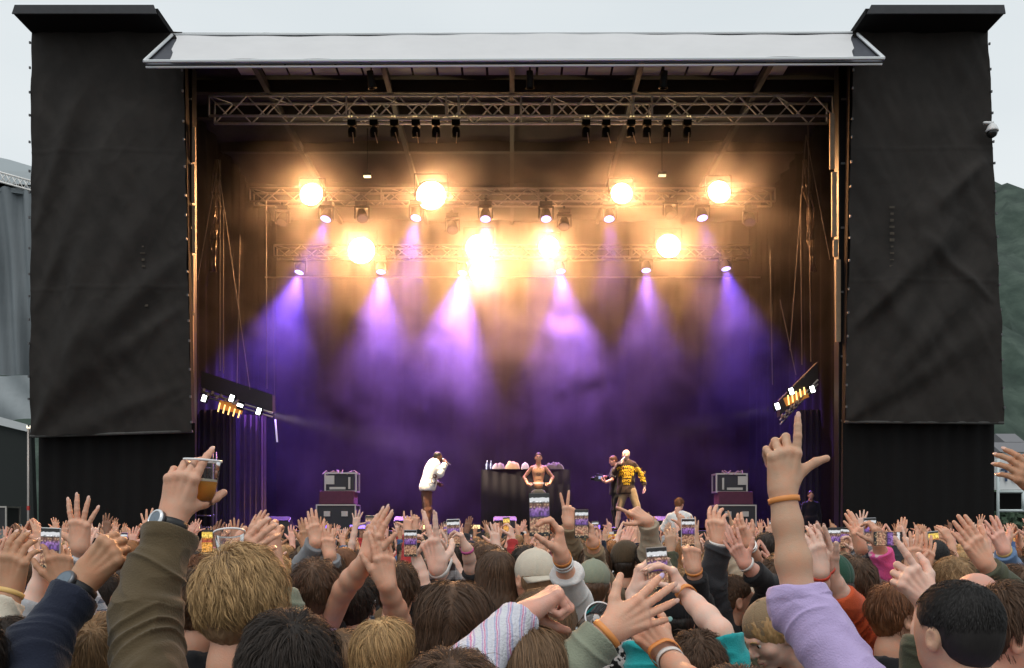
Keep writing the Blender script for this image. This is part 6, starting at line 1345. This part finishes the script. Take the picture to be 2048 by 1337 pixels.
HAIRS = ['brown']*6+['dark']*4+['auburn']*2+['light']*3+['sandy']*3+['blond']*2+['black']+['copper']
TOPS = ['black']*5+['navy']*3+['charcoal']*3+['grey']*2+['lightgrey', 'white', 'white', 'cream', 'beige', 'tan', 'brown', 'olive', 'olive', 'green', 'teal', 'lilac', 'blue', 'denim', 'paleblue', 'red', 'pink', 'burgundy', 'plaid_light', 'print_bw', 'print_grey', 'tie_dye_pink']
CN = {'lightgrey': 'light grey', 'paleblue': 'pale blue', 'plaid_light': 'checked', 'print_bw': 'black-and-white printed', 'print_grey': 'grey patterned', 'tie_dye_pink': 'pink tie-dyed', 'sandy': 'sandy', 'light': 'light brown'}
LM = [(0, 'grey hall'), (70, 'left tower edge'), (170, 'left tower middle'), (270, 'left tower inner half'), (370, 'left column'), (450, 'brown curtain'), (540, 'left wing smoke'), (630, 'left equipment rack'), (730, 'gap before the jacketed singer'), (840, 'jacketed singer'), (920, 'gap beside the table'), (990, 'table bottles'), (1070, 'bare-chested singer'), (1150, 'table right end'), (1240, 'hoodie singer'), (1350, 'white-shirted guard'), (1450, 'right equipment rack'), (1540, 'pointing forearm'), (1640, 'right column'), (1720, 'right tower inner half'), (1820, 'right tower middle'), (1920, 'right tower outer half'), (2020, 'white lettered board')]
rng_ = random.Random(77); taken = []
for o in SC.objects:
    if o.parent is None and o.name.startswith('person') and 'label' in o.keys() and o['label'] != 'x': taken.append((o.location.x, o.location.y, .40))
used = set(); first = [True]*len(T); NP = 0; KID = {}
for t in T: KID[t.name] = list(t.children)
spots = []
tries = 0
def dist_ok(x, y, rr):
    for a, b, c in taken:
        if (a-x)**2+(b-y)**2 < (rr if b > 4.6 else .34)**2: return False
    return True
rows = []
y = 4.5
while y < 18.0:
    half = (1024+50)/F*y; n = int(2*half/(.62 if y < 9 else .66)); off = rng_.uniform(0, .6)
    for k in range(n): rows.append((-half+2*half*(k+.5)/n+rng_.uniform(-.2, .2), y+rng_.uniform(-.28, .28)))
    y += .52+.055*(y-4.5)
print('candidates', len(rows))
CAND = [c for c in rows if dist_ok(c[0], c[1], .42)]
rng_.shuffle(CAND)
CAND.sort(key=lambda c: c[1]); REST = CAND[246:420]; CAND = CAND[:246]; print('rest', len(REST))
PHS = []
for (x, y) in CAND:
    i = rng_.choice((0, 0, 1, 1, 2, 2, 3, 4, 5, 6, 6, 7, 8, 9, 10, 11, 12, 13, 14, 14, 15, 5, 12, 7))
    root = T[i]; desc = TD[i][3]
    if first[i]: c = root; kids = KID[root.name]; first[i] = False
    else:
        c = root.copy(); COL.objects.link(c); kids = []
        for ch in KID[root.name]:
            q = ch.copy(); COL.objects.link(q); q.parent = c; kids.append(q)
            for g in ch.children:
                g2 = g.copy(); COL.objects.link(g2); g2.parent = q
    s = rng_.uniform(.955, 1.055); c.location = (x, y, 0); c.scale = (s, s, s*rng_.uniform(.985, 1.015)); yaw = rng_.uniform(-22, 22); c.rotation_euler = (R(rng_.uniform(-1.5, 1.5)), R(rng_.uniform(-4, 4)), R(yaw)+math.atan2(-x*.35, 20-y if y < 18 else 2)*.4)
    sk, hc_, tp_ = rng_.choice(SKINS), rng_.choice(HAIRS), rng_.choice(TOPS)
    capcol = rng_.choice(('black', 'grey', 'navy', 'beige', 'olive', 'white', 'brown'))
    for ch in kids:
        b = ch.name.split('.')[0]; m_ = None
        if b == 'body': m_ = skin(sk)
        elif b == 'hair': m_ = hairm(hc_)
        elif b in ('cap', 'beanie'): m_ = cloth(capcol)
        elif b in ('trousers',): m_ = cloth(rng_.choice(('black', 'navy', 'denim', 'charcoal', 'blue')))
        elif b in ('shirt', 'hoodie', 'jacket', 'sweater'): m_ = cloth(tp_); gname = b
        if m_ is not None:
            ch.material_slots[0].link = 'OBJECT'; ch.material_slots[0].material = m_
            for g in ch.children:
                if g.material_slots: g.material_slots[0].link = 'OBJECT'; g.material_slots[0].material = m_
    px = HX+x*F/y; lm = min(LM, key=lambda t: abs(t[0]-px))[1]
    row = 'near' if y < 6.5 else 'middle' if y < 10 else 'far' if y < 14 else 'front'
    head = ('%s haired' % CN.get(hc_, hc_)) if TD[i][1] not in ('cap', 'beanie') else '%s %s' % (capcol, TD[i][1])
    lab = '%s person, %s %s, %s, %s rows, below %s' % (head, CN.get(tp_, tp_), gname, desc, row, lm)
    w_ = lab.split()
    if len(w_) > 16: lab = lab.replace(' person,', ',').replace(' rows, below', ' rows below'); w_ = lab.split()
    if len(w_) > 16: lab = lab.replace('light brown', 'brown').replace('inner half', 'edge').replace('gap before the ', '').replace('gap beside the ', ''); w_ = lab.split()
    if len(w_) > 16: lab = lab.replace(' person,', ',').replace('stretched high', 'up').replace('pointing at the stage', 'pointing').replace('horned hand sign and a relaxed hand', 'horned hand sign').replace('black-and-white printed', 'printed'); w_ = lab.split()
    k = 0
    if lab in used: lab = lab+' again'
    used.add(lab); tag(c, lab, 'person', 'raised-hands crowd before the stage'); NP += 1
    if TD[i][4]:
        p = TD[i][4]; bpy.context.view_layer.update() if False else None
        Mx = Matrix.LocRotScale(c.location, c.rotation_euler, c.scale); PHS.append((Mx @ Vector(p), yaw, '%s %s' % (CN.get(tp_, tp_), gname), row, lm, i == 13))
# the rows past the three hundred nearest, as one mass
def mass():
    V_, F_, MI = [], [], []; n = 0; mats = []; mi = {}
    def midx(m):
        if m.name not in mi: mi[m.name] = len(mats); mats.append(m)
        return mi[m.name]
    cache = {}
    for (x, y) in REST:
        i = rng_.choice((0, 1, 2, 3, 5, 9, 12, 14, 11, 10, 0, 2, 12)); sk, hc_, tp_ = skin(rng_.choice(SKINS)), hairm(rng_.choice(HAIRS)), cloth(rng_.choice(TOPS)); s = rng_.uniform(.95, 1.06)
        Mx = np.array(Matrix.LocRotScale(Vector((x, y, 0)), Matrix.Rotation(R(rng_.uniform(-22, 22)), 3, 'Z').to_euler(), Vector((s, s, s))))
        for ch in KID[T[i].name]:
            b = ch.name.split('.')[0]
            if b in ('shoe', 'trousers'): continue
            if ch.name not in cache:
                me = ch.data; v = np.empty(len(me.vertices)*3, np.float32); me.vertices.foreach_get('co', v); f = np.empty(len(me.loops), np.int32); me.loops.foreach_get('vertex_index', f); cache[ch.name] = (v.reshape(-1, 3), f.reshape(-1, 4))
            v, f = cache[ch.name]; V_.append(v@Mx[:3, :3].T.astype(np.float32)+Mx[:3, 3].astype(np.float32)); F_.append(f+n); n += len(v)
            MI.append(np.full(len(f), midx({'body': sk, 'hair': hc_}.get(b, tp_)), np.int32))
    o = link_mesh('distant_crowd', np.concatenate(V_), np.concatenate(F_), None, None, smooth=True)
    for m in mats: o.data.materials.append(m)
    o.data.polygons.foreach_set('material_index', np.concatenate(MI)); tag(o, 'dense mass of small heads and raised hands right before the stage', 'crowd', kind='stuff')
if REST: mass()
for i, t in enumerate(T):
    if first[i]:
        for ch in list(t.children): bpy.data.objects.remove(ch)
        bpy.data.objects.remove(t)
CASES = (((.015, .015, .017), 'black'), ((.5, .5, .52), 'silver'), ((.25, .25, .27), 'grey'), ((.45, .2, .5), 'purple'), ((.6, .6, .6), 'white'))
pu = set()
for k, (p, yaw, own, row, lm, both) in enumerate(PHS):
    cc, cn = CASES[k % 5]; lab = '%s phone above the %s, %s rows, below %s' % (cn, own, row, lm)
    if len(lab.split()) > 16: lab = lab.replace(' rows, below', ' rows,')
    if lab in pu: lab += ' too'
    pu.add(lab); phone(p, .073, rng_.uniform(-7, 7), yaw, scr=k % 9, casec=cc, label=lab, back=False, land=(both and k % 2 == 0), lean=rng_.uniform(-8, 4))
print('crowd', NP, 'phones', len(PHS))
